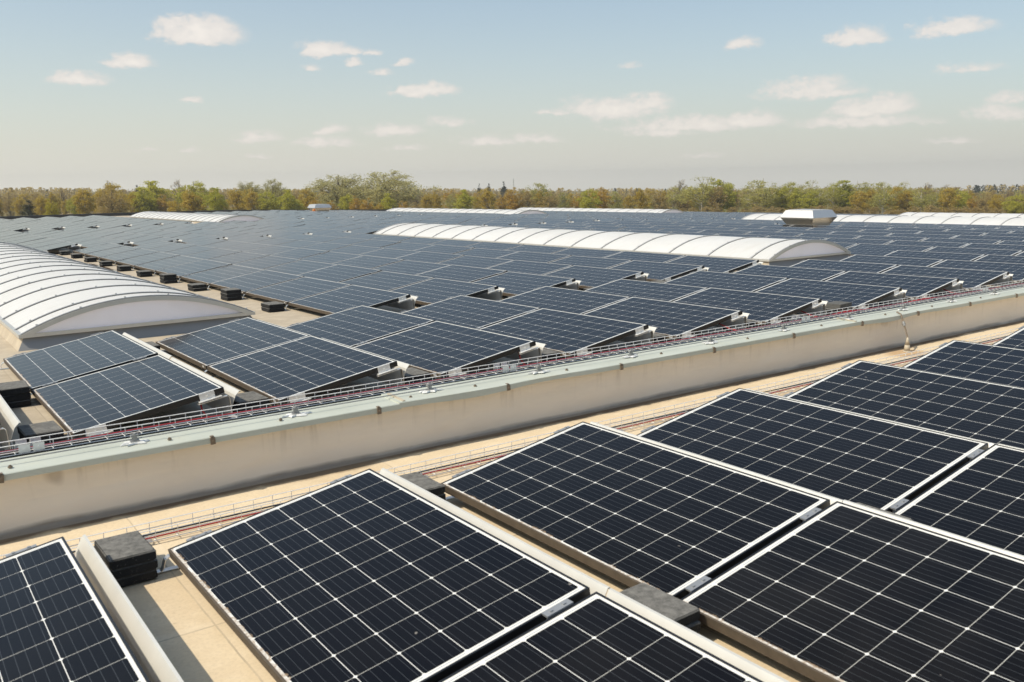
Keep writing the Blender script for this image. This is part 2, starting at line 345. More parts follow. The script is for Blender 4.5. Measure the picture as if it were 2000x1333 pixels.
# ------------------------------------------------------------------ mesh builder
class MB:
    def __init__(s): s.v = []; s.f = []; s.mi = []; s.uv = {}; s.tint = {}
    def face(s, pts, mi=0, uv=None, tint=None):
        i = len(s.v); s.v += [tuple(p) for p in pts]; s.f.append(tuple(range(i, i + len(pts)))); s.mi.append(mi)
        if uv: s.uv[len(s.f) - 1] = uv
        if tint is not None: s.tint[len(s.f) - 1] = tint
    def hexa(s, p, mi=0):                    # 8 corners, bottom 0-3, top 4-7, counter-clockwise seen from above
        i = len(s.v); s.v += [tuple(q) for q in p]
        for f in ((3, 2, 1, 0), (4, 5, 6, 7), (0, 1, 5, 4), (1, 2, 6, 5), (2, 3, 7, 6), (3, 0, 4, 7)):
            s.f.append(tuple(i + k for k in f)); s.mi.append(mi)
    def box(s, x0, x1, y0, y1, z0, z1, mi=0, T=None):
        p = [(x0, y0, z0), (x1, y0, z0), (x1, y1, z0), (x0, y1, z0), (x0, y0, z1), (x1, y0, z1), (x1, y1, z1), (x0, y1, z1)]
        s.hexa([T(*q) for q in p] if T else p, mi)
    def strip(s, prof, y0, y1, th, mi=0):    # bent sheet: profile in x-z swept along y
        n = len(prof); nr = []
        for k in range(n):
            a = prof[max(0, k - 1)]; b = prof[min(n - 1, k + 1)]; d = Vector((b[0] - a[0], b[1] - a[1])).normalized(); nr.append((-d.y * th, d.x * th))
        for k in range(n - 1):
            a, b = prof[k], prof[k + 1]; na, nb = nr[k], nr[k + 1]
            s.hexa([(a[0], y0, a[1]), (b[0], y0, b[1]), (b[0], y1, b[1]), (a[0], y1, a[1]),
                    (a[0] + na[0], y0, a[1] + na[1]), (b[0] + nb[0], y0, b[1] + nb[1]), (b[0] + nb[0], y1, b[1] + nb[1]), (a[0] + na[0], y1, a[1] + na[1])], mi)
    def tube(s, pts, r, n=6, mi=0, r1=None, caps=True):
        rings = []
        for k, p in enumerate(pts):
            p = Vector(p); a = Vector(pts[max(0, k - 1)]); b = Vector(pts[min(len(pts) - 1, k + 1)]); d = (b - a).normalized()
            u = d.orthogonal().normalized() if abs(d.z) > .95 else d.cross(Vector((0, 0, 1))).normalized(); w = d.cross(u)
            rr = r if r1 is None else r + (r1 - r) * k / (len(pts) - 1)
            i = len(s.v); s.v += [tuple(p + u * rr * math.cos(t * 2 * math.pi / n) + w * rr * math.sin(t * 2 * math.pi / n)) for t in range(n)]; rings.append(i)
        for a, b in zip(rings, rings[1:]):
            for t in range(n):
                s.f.append((a + t, b + t, b + (t + 1) % n, a + (t + 1) % n)); s.mi.append(mi)
        if caps:
            s.f.append(tuple(rings[0] + t for t in range(n))); s.mi.append(mi); s.f.append(tuple(rings[-1] + n - 1 - t for t in range(n))); s.mi.append(mi)
    def mesh(s, name, mats, smooth=False):
        me = bpy.data.meshes.new(name); me.from_pydata(s.v, [], s.f)
        for m in mats: me.materials.append(m)
        me.polygons.foreach_set('material_index', s.mi)
        if s.uv:
            L = me.uv_layers.new(name='UVMap')
            for fi, uv in s.uv.items():
                for k, li in enumerate(me.polygons[fi].loop_indices): L.data[li].uv = uv[k]
        if s.tint:
            a = me.attributes.new('tint', 'FLOAT', 'FACE'); vals = [0.0] * len(s.f)
            for fi, t in s.tint.items(): vals[fi] = t
            a.data.foreach_set('value', vals)
        if smooth: me.polygons.foreach_set('use_smooth', [True] * len(s.f))
        me.update(); return me

def link(name, me, parent=None, loc=None):
    o = bpy.data.objects.new(name, me); col.objects.link(o)
    if loc: o.location = loc
    if parent: o.parent = parent
    return o
def tag(o, label, cat, group=None):
    o['label'] = label; o['category'] = cat
    if group: o['group'] = group
    return o
def thing(name, label, cat, loc=(0, 0, 0), group=None):
    o = bpy.data.objects.new(name, None); o.empty_display_size = .2; col.objects.link(o); o.location = loc
    return tag(o, label, cat, group)
ORD = "first second third fourth fifth sixth seventh eighth ninth tenth eleventh twelfth thirteenth fourteenth fifteenth sixteenth seventeenth eighteenth nineteenth twentieth".split()
def ordw(i): return ORD[i] if i < 20 else (ORD[i - 20].join(('twenty-', '')) if i < 29 else 'thirtieth' if i == 29 else 'thirty-' + ORD[i - 30])

# ------------------------------------------------------------------ the roofs
ZN = -0.10
SLOPE_Y, S1, S2 = -0.0066, -0.005, -0.028
def zfar(x, y):
    z = -0.088 + SLOPE_Y * (y - 2.24)
    if x > 14: z += S1 * (min(x, 23) - 14)
    if x > 23: z += S2 * (x - 23)
    return z
GZ = -6.0
GX, GY = -0.0176, 0.0012
def zground(x, y): return GZ + GX * x + GY * y
XL, XR, YF, YN = -4.6, 50.7, 67.5, -12.0
def build_setting():
    g = MB(); S = 5000
    g.face([(x, y, zground(x, y)) for x, y in ((-S, -S), (S, -S), (S, S), (-S, S))])
    o = link('ground', g.mesh('ground', [MT['ground']])); o['kind'] = 'structure'
    b = thing('factory_hall', 'large flat-roofed hall whose tan membrane roof carries all the solar panels', 'building', (0, 0, GZ))
    def child(name, mb, mats): return link(name, mb.mesh(name, mats), b, (0, 0, -GZ))
    n = MB(); n.face([(XL - 6, YN, ZN), (XR, YN, ZN), (XR, .93, ZN), (XL - 6, .93, ZN)]); child('roof_deck', n, [MT['roofn']])['label'] = 'ochre roof deck in front of the parapet wall'
    f = MB(); xs = [XL, 0, 7, 14, 17, 20, 23, 32, 41, XR]
    for a, c in zip(xs, xs[1:]): f.face([(a, 1.0, zfar(a, 1)), (c, 1.0, zfar(c, 1)), (c, YF, zfar(c, YF)), (a, YF, zfar(a, YF))])
    child('roof_deck', f, [MT['rooff']])['label'] = 'greyer roof deck beyond the parapet wall'
    e = MB(); prev = None
    for a, c in zip(xs, xs[1:]):
        e.hexa([(a, YF, zfar(a, YF) - .3), (c, YF, zfar(c, YF) - .3), (c, YF + .35, zfar(c, YF) - .3), (a, YF + .35, zfar(a, YF) - .3),
                (a, YF, zfar(a, YF) + .22), (c, YF, zfar(c, YF) + .22), (c, YF + .35, zfar(c, YF) + .22), (a, YF + .35, zfar(a, YF) + .22)])
    for y0, y1 in ((1.2, 20), (20, 45), (45, YF - .02)):
        e.hexa([(XR, y0, zfar(XR, y0) - .3), (XR + .35, y0, zfar(XR, y0) - .3), (XR + .35, y1, zfar(XR, y1) - .3), (XR, y1, zfar(XR, y1) - .3),
                (XR, y0, zfar(XR, y0) + .06), (XR + .35, y0, zfar(XR, y0) + .06), (XR + .35, y1, zfar(XR, y1) + .06), (XR, y1, zfar(XR, y1) + .06)])
    child('roof_edge', e, [MT['edge']])
    w = MB(); w.box(XL - 6.1, XR + .2, YN - .1, .8, GZ - 1.2, ZN - .15); w.box(XL - .1, XR + .2, 1.3, YF + .2, GZ - 1.2, -2.2); child('facade', w, [MT['facade']])
build_setting()

# ------------------------------------------------------------------ parapet wall with its coping
def build_parapet():
    t = thing('parapet_wall', 'low beige membrane-clad parapet wall with pale green metal coping crossing the roof', 'wall', (0, .95, ZN))
    L = (0, -.95, -ZN)
    w = MB(); x0, x1 = -9.0, 49.0; n = 290
    prof = [(.868, ZN + .001), (.886, ZN + .008), (.893, ZN + .022), (.896, ZN + .10), (.897, .06), (.898, .215), (1.035, .215), (1.035, ZN)]
    rows = []
    for k in range(n + 1):
        x = x0 + (x1 - x0) * k / n; r = []
        for j, (y, z) in enumerate(prof):
            if 3 <= j <= 4: y += .010 * (noise.noise((x * .9, z * 4, 3.1))) + .006 * noise.noise((x * 3.3, z * 9, 7))
            if j == 0: y += .012 * noise.noise((x * 1.2, 5.5, 2))
            r.append((x, y, z))
        i = len(w.v); w.v += r; rows.append(i)
    for a, b in zip(rows, rows[1:]):
        for j in range(len(prof) - 1): w.f.append((a + j, b + j, b + j + 1, a + j + 1)); w.mi.append(0)
    link('wall_face', w.mesh('wall_face', [MT['wall']]), t, L)
    k = MB(); k.box(x0, x1, 1.060, 1.245, .05, .224); link('rubber_bed', k.mesh('rubber_bed', [MT['bitumen']]), t, L)
    # three coping lengths, the joint at 1.62 sits a little proud and bent
    def cop(xa, xb, dz, bend):
        m = MB(); k = max(2, int((xb - xa) / (.12 if bend else .25))); prev = None
        for q in range(k + 1):
            x = xa + (xb - xa) * q / k; w_ = .003 * noise.noise((x * 1.7, 1, 1)); lift = dz
            if bend and x - xa < .8: lift += bend * (1 - (x - xa) / .8) ** 2
            pr = [(.843, .2155 + lift), (.822, .198 + w_ + lift), (.822, .228 + w_ + lift), (.826, .232 + lift), (1.036, .238 + lift), (1.050, .2425 + lift), (1.056, .238 + lift), (1.052, .18 + lift)]
            if bend:                                                        # the loose lower edge buckles outwards behind the joint
                sg = math.exp(-((x - xa - .55) / .30) ** 2) - .45 * math.exp(-((x - xa - 1.15) / .28) ** 2)
                pr = [(y - .013 * sg * (j < 3), z - .013 * sg * (j < 2)) for j, (y, z) in enumerate(pr)]
            i = len(m.v); m.v += [(x, y, z) for y, z in pr]
            if prev is not None:
                for j in range(len(pr) - 1): m.f.append((prev + j, i + j, i + j + 1, prev + j + 1)); m.mi.append(0)
            else: m.f.append(tuple(i + j for j in range(len(pr)))); m.mi.append(0)
            prev = i
        m.f.append(tuple(prev + 7 - j for j in range(8))); m.mi.append(0)
        link('coping', m.mesh('coping', [MT['coping']]), t, L)
    cop(-9.0, 1.612, 0, 0); cop(1.60, 6.312, .003, .005); cop(6.30, 15, .0015, .004); cop(14.9, 49.0, .003, 0)
    for xj in (1.64, 6.33):
        j = MB(); j.hexa([(xj - .012, .830, .238), (xj + .006, .830, .238), (xj + .006, 1.03, .248), (xj - .012, 1.03, .248), (xj - .012, .830, .2455), (xj + .006, .830, .2455), (xj + .006, 1.03, .2545), (xj - .012, 1.03, .2545)])
        link('joint_strip', j.mesh('joint_strip', [MT['cone']]), t, L)
    c = MB(); c.box(-.018, .018, -.012, .030, .012, .022); c.box(-.018, .018, -.014, -.006, -.034, .022); c.box(-.018, .018, -.014, .004, -.040, -.033)
    c.box(-.012, .012, -.008, .022, .022, .034); c.tube([(0, -.022, -.006), (0, -.004, -.006)], .010, 6)
    cm = c.mesh('coping_clamp', [MT['rust']])
    for x in [-.52, .47, 1.46, 2.41, 3.42, 4.41, 5.41, 6.41, 7.35, 8.34, 9.34, 10.33, 11.32, 12.3, 13.3, 14.3]:
        o = link('coping_clamp', cm, t, (x, -.95 + .822, -ZN + .217)); o.rotation_euler = (0, random.Random(x).uniform(-.1, .1), 0); o.scale = (.7, .75, .6)
    s = MB(); s.tube([(0, 0, 0), (0, 0, .006)], .011, 8); s.tube([(0, 0, .006), (0, 0, .012)], .006, 6); sm = s.mesh('screw', [MT['rust']])
    for x in [-.47, .27, .88, 1.72, 2.2, 2.97, 3.9, 4.90, 5.9, 6.9, 7.73, 8.7, 9.7]: link('screw', sm, t, (x, -.95 + .895, -ZN + .238))
build_parapet()

def build_lightning():
    lw = MB(); lw.tube([(x * .5, .945 + .004 * noise.noise((x * .7, 0, 0)), .2615 + .004 * noise.noise((x * .4, 3, 0))) for x in range(-18, 60)], .0038, 5)
    tag(link('lightning_wire', lw.mesh('lightning_wire', [MT['lead']])), 'thin grey lightning conductor wire running along the top of the coping', 'wire')
    for k, x in enumerate([-.78, .109, .992, 1.887, 2.762, 3.632, 4.51, 5.434, 6.384, 7.3, 8.2, 9.1, 10.0]):
        rn = random.Random(k)
        t = thing('wire_holder', f'small clip on a white patch holding the coping wire, {ordw(max(k - 1, 0))} from the left' if k else 'small grey wire clip on the coping just outside the left edge', 'clip', (x, .945, .242 if x < 1.6 else .2485), 'wire holders along the coping')
        p = MB(); ring = []
        for a in range(18):
            rr = .052 * (1 + .35 * math.sin(a * 2.1 + k) + rn.uniform(-.2, .3)); ring.append((rr * 1.25 * math.cos(a / 18 * 6.283), rr * .62 * math.sin(a / 18 * 6.283)))
        i = 0; p.v += [(q[0], q[1], -.004) for q in ring] + [(q[0] * .85, q[1] * .85, .004) for q in ring]
        for a in range(18): p.f.append((a, (a + 1) % 18, 18 + (a + 1) % 18, 18 + a)); p.mi.append(0)
        p.f.append(tuple(range(18, 36))); p.mi.append(0)
        link('adhesive_patch', p.mesh('adhesive_patch', [MT['white']]), t)
        h = MB(); h.box(-.022, .022, -.014, .014, .003, .012); h.box(-.012, .012, -.008, .008, .012, .034); h.box(-.020, .020, -.010, .010, .030, .042); h.tube([(0, 0, .042), (0, 0, .050)], .007, 6)
        link('clip', h.mesh('clip', [MT['lead']]), t)
    c = thing('cable_cone', 'beige sealed cone on the near roof with a thin conductor rising to the coping', 'roof outlet', (6.98, .70, ZN))
    m = MB(); pts = []
    for z0, z1, r0, r1 in ((0, .008, .042, .032), (.008, .062, .029, .023), (.062, .068, .020, .019), (.068, .135, .022, .007)):
        m.tube([(0, 0, z0), (0, 0, z1)], r0, 14, 0, r1)
    link('cone', m.mesh('cone', [MT['cone']], True), c)
    q = MB(); P0 = Vector((0, 0, .13)); P1 = Vector((.06, .118, .337))
    q.tube([P0, P0.lerp(P1, .35) + Vector((.006, 0, 0)), P0.lerp(P1, .6), P1, P1 + Vector((.01, .05, .016))], .0075, 6)
    link('conductor', q.mesh('conductor', [MT['rust']]), c)
    q = MB(); a = P0.lerp(P1, .50); b_ = P0.lerp(P1, .68); q.tube([a, a.lerp(b_, .5), b_], .013, 8); q.tube([a.lerp(b_, .4), a.lerp(b_, .6)], .018, 8)
    link('connector', q.mesh('connector', [MT['lead']]), c)
build_lightning()

# ------------------------------------------------------------------ cable trays and cables
def build_tray(name, label, x0, x1, ya, yb, z0, h, sp, couplers, feet):
    t = thing(name, label, 'cable tray', (x0, ya, z0))
    L = (-x0, -ya, -z0); r = .0026
    m = MB(); n = int((x1 - x0) / sp); wob = lambda x: .004 * noise.noise((x * .6, ya, 1))
    xs = [x0 + (x1 - x0) * k / 40 for k in range(41)]
    for y, z in ((ya, z0 + h), (yb, z0 + h), (ya, z0 + h * .48), (yb, z0 + h * .48), (ya, z0), (yb, z0), (ya + (yb - ya) * .5, z0)):
        m.tube([(x, y, z + wob(x)) for x in xs], r * 1.05, 4)
    for k in range(n):
        x = x0 + (k + .5) * sp; dz = wob(x)
        m.tube([(x, ya - r, z0 + h + dz), (x, ya - r, z0 + dz), (x, yb + r, z0 + dz), (x, yb + r, z0 + h + dz)], r, 4)
    link('wire_mesh', m.mesh('wire_mesh', [MT['wire']]), t, L)
    for x in couplers:
        for y, dx in ((ya - .006, -.03), (ya - .006, .035), (yb + .004, -.03), (yb + .004, .035)):
            c = MB(); c.box(x + dx - .026, x + dx + .026, y, y + .003, z0 + .006, z0 + h * .92); c.tube([(x + dx, y - .004, z0 + h * .5), (x + dx, y + .006, z0 + h * .5)], .006, 6)
            link('coupler_plate', c.mesh('coupler_plate', [MT['bracket']]), t, L)
    for x in feet:
        c = MB(); zb = (zfar(x, 1.15) if ya > 1 else ZN)
        c.box(x - .02, x + .02, ya, yb, z0 - .0065, z0 - .0035)
        if ya > 1: c.box(x - .02, x + .02, ya + .03, ya + .034, zb, z0 - .0065); c.box(x - .02, x + .02, ya + .034, ya + .09, zb, zb + .003)
        else: c.box(x - .02, x + .02, ya, yb, zb, z0 - .0065)
        link('support_foot', c.mesh('support_foot', [MT['alu']]), t, L)
build_tray('cable_tray', 'silver wire-mesh cable tray behind the coping at the foot of the far panels', -6, 30, 1.10, 1.20, .240, .050, .0865, [-.35, 2.62, 5.95, 9.2], [-3.3, -1.3, .7, 2.7, 4.7, 6.7, 8.7, 10.7])
build_tray('cable_tray', 'silver wire-mesh cable tray lying on the near roof in front of the parapet wall', -5, 24, .350, .455, -.082, .055, .1017, [-2.0], [-3, -1.5, 0, 1.5, 3, 4.5, 6, 7.5])
def cable(name, label, mat, pts, r, n=6):
    m = MB(); m.tube(pts, r, n); tag(link(name, m.mesh(name, [mat], True)), label, 'cable')
cable('red_cable', 'red cable bundle lying in the tray behind the coping', MT['red'], [(x * .25, 1.135 + .012 * noise.noise((x * .3, 0, 0)), (.2575) + .003 * noise.noise((x * .3, 5, 0))) for x in range(-24, 120)], .0058)
cable('black_cable', 'black cable lying in the tray behind the coping beside the red one', MT['blackcable'], [(x * .25, 1.165 + .012 * noise.noise((x * .3, 9, 0)), .2525) for x in range(-24, 120)], .006)
cable('red_cable', 'red cable lying in the tray on the near roof', MT['red'], [(x * .2, .378 + .010 * noise.noise((x * .25, 2, 0)), -.0745 + .002 * noise.noise((x * .4, 5, 0))) for x in range(-24, 120)], .0040)
cable('black_cable', 'black cable lying in the tray on the near roof', MT['blackcable'], [(x * .2, .425 + .016 * noise.noise((x * .25, 4, 0)), -.0752) for x in range(-24, 120)], .0038)

# ------------------------------------------------------------------ solar panels
TILT = 0.1655; PW, PL, GAP, HL, FD = 0.992, 1.650, 0.0333, 0.100, 0.040
ct, st_ = math.cos(TILT), math.sin(TILT); HIX = PW * ct
def T(u, v, n): return (u * ct - n * st_, v, HL + u * st_ + n * ct)
def frame_into(m, TT=T, low=1):
    lip = .009
    m.box(0, lip, 0, PL, -FD, 0, low, TT); m.box(PW - lip, PW, 0, PL, -FD, 0, 0, TT)
    m.box(lip, PW - lip, 0, lip, -FD, 0, 0, TT); m.box(lip, PW - lip, PL - lip, PL, -FD, 0, 0, TT)
def glass_into(m, TT=T, tint=None, mi=0, back=True):
    a, b, c, d = .008, PW - .008, .008, PL - .008
    m.face([TT(a, c, -.002), TT(b, c, -.002), TT(b, d, -.002), TT(a, d, -.002)], mi, [(c, a), (c, b), (d, b), (d, a)], tint)
    if back: m.face([TT(a, d, -.007), TT(b, d, -.007), TT(b, c, -.007), TT(a, c, -.007)], 1)  # black underside puts the shade beneath the panel into the colour
def clamp_mb(u0, y0, y1, lead=True):
    m = MB(); m.box(u0, u0 + .112, y0, y1, -.004, .0035, 0, T); m.box(u0 + .01, u0 + .10, (y0 + y1) / 2 - .008, (y0 + y1) / 2 + .008, -.04, -.004, 0, T)
    for k in (.028, .084): m.box(u0 + k - .006, u0 + k + .006, (y0 + y1) / 2 - .006, (y0 + y1) / 2 + .006, .0035, .008, 0, T)
    return m
DEFL = [(HIX + .020, .045), (HIX + .066, .168), (HIX + .078, .194), (HIX + .104, .221), (HIX + .111, .221), (HIX + .113, .212)]
DEFL_N = [(HIX + .012, .055), (HIX + .044, .182), (HIX + .054, .203), (HIX + .076, .242), (HIX + .083, .243), (HIX + .085, .235)]
def defl_mb(prof=DEFL, y0=-.012, y1=PL + .018):
    m = MB(); m.strip(prof, y0, y1, .0022); return m
def frame_mesh():
    m = MB(); frame_into(m)
    m.box(-.0012, 0, .055, .105, -.024, -.010, 2, T)                       # type plate on the low side
    return m.mesh('frame', [MT['black'], MT['dirty'], MT['bracket']])
gm = MB(); glass_into(gm)
PM = dict(frame=frame_mesh(), laminate=gm.mesh('laminate', [MT['glass'], MT['black']]),
    wdn=defl_mb(DEFL_N).mesh('wind_deflector', [MT['sheet']]),
    wind_deflector=defl_mb().mesh('wind_deflector', [MT['sheet']]),
    cl0=clamp_mb(.085, -GAP + .004, -.004 + .008).mesh('clamp', [MT['clampm']]), cl1=clamp_mb(PW - .21, -GAP + .004, -.004 + .008).mesh('clamp', [MT['clampm']]),
    ce0=clamp_mb(.085, PL - .006, PL + .016).mesh('clamp', [MT['clampm']]), ce1=clamp_mb(PW - .21, PL - .006, PL + .016).mesh('clamp', [MT['clampm']]))
def brackets():
    m = MB()                                                              # bright plates screwed to the bare end of a row
    m.box(PW - .175, PW - .070, -.0045, -.0005, -.048, .001, 0, T); m.box(PW - .190, PW - .030, -.034, -.0005, -.053, -.047, 0, T); m.tube([T(PW - .12, -.001, -.025), T(PW - .12, -.012, -.025)], .007, 6)
    a = m.mesh('end_bracket', [MT['bracket']])
    m = MB(); m.box(.080, .205, -.0045, -.0005, -.052, .001, 0, T); m.box(.070, .235, -.030, -.0005, -.058, -.052, 0, T); m.tube([T(.14, -.001, -.025), T(.14, -.012, -.025)], .007, 6)
    b = m.mesh('end_bracket', [MT['bracket']])
    m = MB(); p = T(PW - .20, 0, -.058); q = T(PW + .005, 0, -.058)
    m.strip([(p[0], p[2]), (q[0], q[2]), (q[0] + .014, q[2] - .012), (HIX + .046, .008), (HIX + .12, .004)], -.036, -.004, -.004); c = m.mesh('support_leg', [MT['alu']])
    m = MB(); m.strip([(HIX + .132, .0035), (HIX + .052, .0035), (HIX + .026, .15), (HIX + .012, .172), (HIX - .02, .170)], -.030, .002, .004); e = m.mesh('support_leg', [MT['alu']])
    m = MB(); m.strip([(-.085, .0035), (-.035, .0035), (-.022, .016), (-.012, .052), (.004, .062), (.05, .060)], -.034, .000, .0035); f = m.mesh('support_foot', [MT['alu']])
    m = MB(); m.box(-.110, HIX + .05, -.030, .004, .0005, .0035); g = m.mesh('base_rail', [MT['alu']])
    return a, b, c, e, f, g
PM['brh'], PM['brl'], PM['legend'], PM['leg'], PM['foot'], PM['rail'] = brackets()

def rot_for(x, near):
    return (0, 0, 0) if near else (SLOPE_Y, -(S1 if 14 < x <= 23 else S2 if x > 23 else 0), 0)
panels = []          # dicts: x, y, near, first, last, label, group
def add(x, y, near, first, last, lab, grp): panels.append(dict(x=x, y=y, near=near, first=first, last=last, label=lab, group=grp, block=grp))
# near roof: rows run towards the camera from the wall
NR = ['cut off at the lower left corner', 'in front of the parapet, first whole row from the left', 'second whole row from the left', 'third whole row from the left', 'fourth row from the left', 'fifth row from the left', 'sixth row from the left', 'last row at the right edge']
for r in range(0, 8):
    x = (r - 1) * 1.3754; yo = 0.0
    for k in range(3 if r < 6 else 2):
        y = yo - (k * (PL + GAP)) - PL
        pos = ['wall-end', 'second', 'third'][k]
        if r == 0: lab = f'{pos} near-roof panel of the row cut off at the lower left corner'
        else: lab = f'{pos} big foreground panel in the {ordw(r - 1)} whole row before the parapet wall'
        add(x, y, True, k == 9, k == 0, lab, 'solar panels on the near roof')
VENT1 = (23.94, 14.09); VENT2 = (25.05, 54.8)
def vskip(x, y):
    for vx, vy in (VENT1, VENT2):
        if x - .75 < vx < x + 1.7 and y - .65 < vy < y + PL + .65: return True
    return False
# strip behind the wall
def x1(r): return .0152 + 1.3658 * r + (.27 if r >= 6 else 0)
for r in range(-1, 21):
    for k in range(2 if r < 11 else 12):
        if r == -1 and k == 1: continue
        lab = (f'panel {"nearest" if k == 0 else "second from"} the parapet in the {ordw(r)} whole row behind it from left' if r >= 0 else 'panel beyond the wall whose wind deflector just shows at the left edge')
        n = 2 if r < 11 else 12; y = 2.2416 + k * (PL + GAP)
        if k > 1: lab = f'{ordw(k)} panel from the wall in the {ordw(r - 11)} row right of the middle skylight'
        if vskip(x1(r), y): continue
        add(x1(r), y, False, k == 0 or vskip(x1(r), y - PL), k == n - 1 or vskip(x1(r), y + PL), lab, 'solar panels in the strip behind the parapet' if k < 2 else 'solar panels right of the middle skylight')
def strip_rows(xs, y0, n, where, grp, skip=lambda x, y: False):
    for i, x in enumerate(xs):
        for k in range(n):
            y = y0 + k * (PL + GAP)
            if skip(x, y): continue
            add(x, y, False, k == 0 or skip(x, y - PL - GAP), k == n - 1 or skip(x, y + PL + GAP), f'{ordw(k)} panel from the wall side in the {ordw(i)} row {where}', grp)
B2 = [.9287 + 1.3658 * r for r in range(0, 40)]
strip_rows([x for x in B2 if 3 < x < 11], 6.05, 10, 'right of the left skylight', 'solar panels between the left and middle skylights')
strip_rows([x for x in B2 if 33.6 < x < 41.6], 6.05, 10, 'past the right skylight', 'solar panels past the right skylight')
strip_rows([x for x in B2 if 46 < x < 49.2], 6.05, 10, 'at the right roof edge', 'solar panels at the right roof edge')
strip_rows([2.90 + 1.3658 * k for k in range(-2, 34)], 23.29, 9, 'of the band beyond the skylights', 'solar panels in the band beyond the skylights')
B4 = [3.77 + 1.3658 * k for k in range(-2, 33)]
strip_rows([x for x in B4 if x < 11.9], 38.85, 13, 'left of the far skylight', 'solar panels left of the far skylight')
strip_rows([x + .0 for x in B4 if 15.6 <= x < 29.6], 38.85, 13, 'right of the far skylight', 'solar panels right of the far skylight', vskip)
strip_rows([x for x in B4 if 33.5 < x < 42], 38.85, 13, 'between the two farthest skylights', 'solar panels between the farthest skylights')
strip_rows([x for x in B4 if 46 < x < 49.3], 38.85, 13, 'at the far right roof edge', 'solar panels at the far right roof edge')
def screen_area(p):
    z = ZN if p['near'] else zfar(p['x'], p['y']); pts = []
    for u, v in ((0, 0), (PW, 0), (PW, PL), (0, PL)):
        q = T(u, v, 0); s = project((p['x'] + q[0], p['y'] + q[1], z + q[2]))
        if s is None: return 0
        pts.append((min(2040, max(-40, s[0])), min(1370, max(-40, s[1]))))
    a = 0
    for i in range(4):
        b, c = pts[i], pts[(i + 1) % 4]; a += b[0] * c[1] - c[0] * b[1]
    return abs(a) / 2
for p in panels: p['area'] = screen_area(p)
panels = [p for p in panels if p['area'] > 0 or p['near']]
panels.sort(key=lambda p: -p['area'])
panels = [p for p in panels if p['area'] > 0.5]

def make_panel(p, level):
    z = ZN if p['near'] else zfar(p['x'], p['y'])
    t = thing('solar_panel', p['label'], 'solar panel', (p['x'], p['y'], z), p['group']); jt = random.Random(int(p['x'] * 977 + p['y'] * 131)); ra = rot_for(p['x'], p['near']); t.rotation_euler = (ra[0] + jt.uniform(-.0022, .0022), ra[1] + jt.uniform(-.0045, .0045), ra[2] + jt.uniform(-.0012, .0012))
    link('frame', PM['frame'], t); link('laminate', PM['laminate'], t); link('wind_deflector', PM['wdn' if p['near'] else 'wind_deflector'], t)
    far_first = p['first']
    if p['first']:
        link('end_bracket', PM['brh'], t); link('end_bracket', PM['brl'], t); link('support_leg', PM['legend'], t)
    if level >= 2:
        if not p['first']: link('clamp', PM['cl0'], t); link('clamp', PM['cl1'], t)
        if p['last']: link('clamp', PM['ce0'], t); link('clamp', PM['ce1'], t)
        if not p['first']: link('support_leg', PM['leg'], t)
        link('support_foot', PM['foot'], t); link('base_rail', PM['rail'], t)
        if p['last']:
            o = link('support_foot', PM['foot'], t, (0, PL + .03, 0)); link('base_rail', PM['rail'], t, (0, PL + .03, 0)); link('support_leg', PM['leg'], t, (0, PL + .02, 0))
    return t
NIND = 298
for i, p in enumerate(panels[:NIND]): make_panel(p, 2 if (i < 110 or (p['near']) or (3 < p['x'] < 4.2 and p['y'] < 23)) else 1)
rest = panels[NIND:]
if rest:
    m = MB(); rn = random.Random(4)
    for p in rest:
        z = zfar(p['x'], p['y']); E = Matrix.Translation((p['x'], p['y'], z)) @ Matrix.Rotation(rot_for(p['x'], False)[1] + rn.uniform(-.006, .006), 4, 'Y') @ Matrix.Rotation(SLOPE_Y, 4, 'X')
        TT = lambda u, v, n: tuple(E @ Vector(T(u, v, n)))
        glass_into(m, TT, rn.random(), 0, False); frame_into(m, TT, 1)
        i0 = len(m.v); d = MB(); d.strip(DEFL[:4], -.012, PL + .018, .0022)
        m.v += [tuple(E @ Vector(q)) for q in d.v]; m.f += [tuple(i0 + k for k in f) for f in d.f]; m.mi += [2] * len(d.f)
        if p['first']:
            i0 = len(m.v); d = MB(); d.box(PW - .175, PW - .070, -.0045, -.0005, -.048, .001, 0, T); d.box(.080, .205, -.0045, -.0005, -.052, .001, 0, T)
            m.v += [tuple(E @ Vector(q)) for q in d.v]; m.f += [tuple(i0 + k for k in f) for f in d.f]; m.mi += [3] * len(d.f)
    for k in range(len(m.mi)):
        pass
    # glass uses slot 0, frame slots were written as 0/1: shift every face that is not glass
    mi = []
    for fi, v in enumerate(m.mi):
        if fi in m.uv: mi.append(0)
        elif v >= 2: mi.append(v + 1)
        else: mi.append(v + 1)
    m.mi = mi
    o = link('solar_panel_field', m.mesh('solar_panel_field', [MT['glass'], MT['black'], MT['dirty'], MT['sheet'], MT['bracket']]))
    tag(o, 'distant grey-blue mass of small tilted solar panels covering the back of the roof', 'solar panels'); o['kind'] = 'stuff'

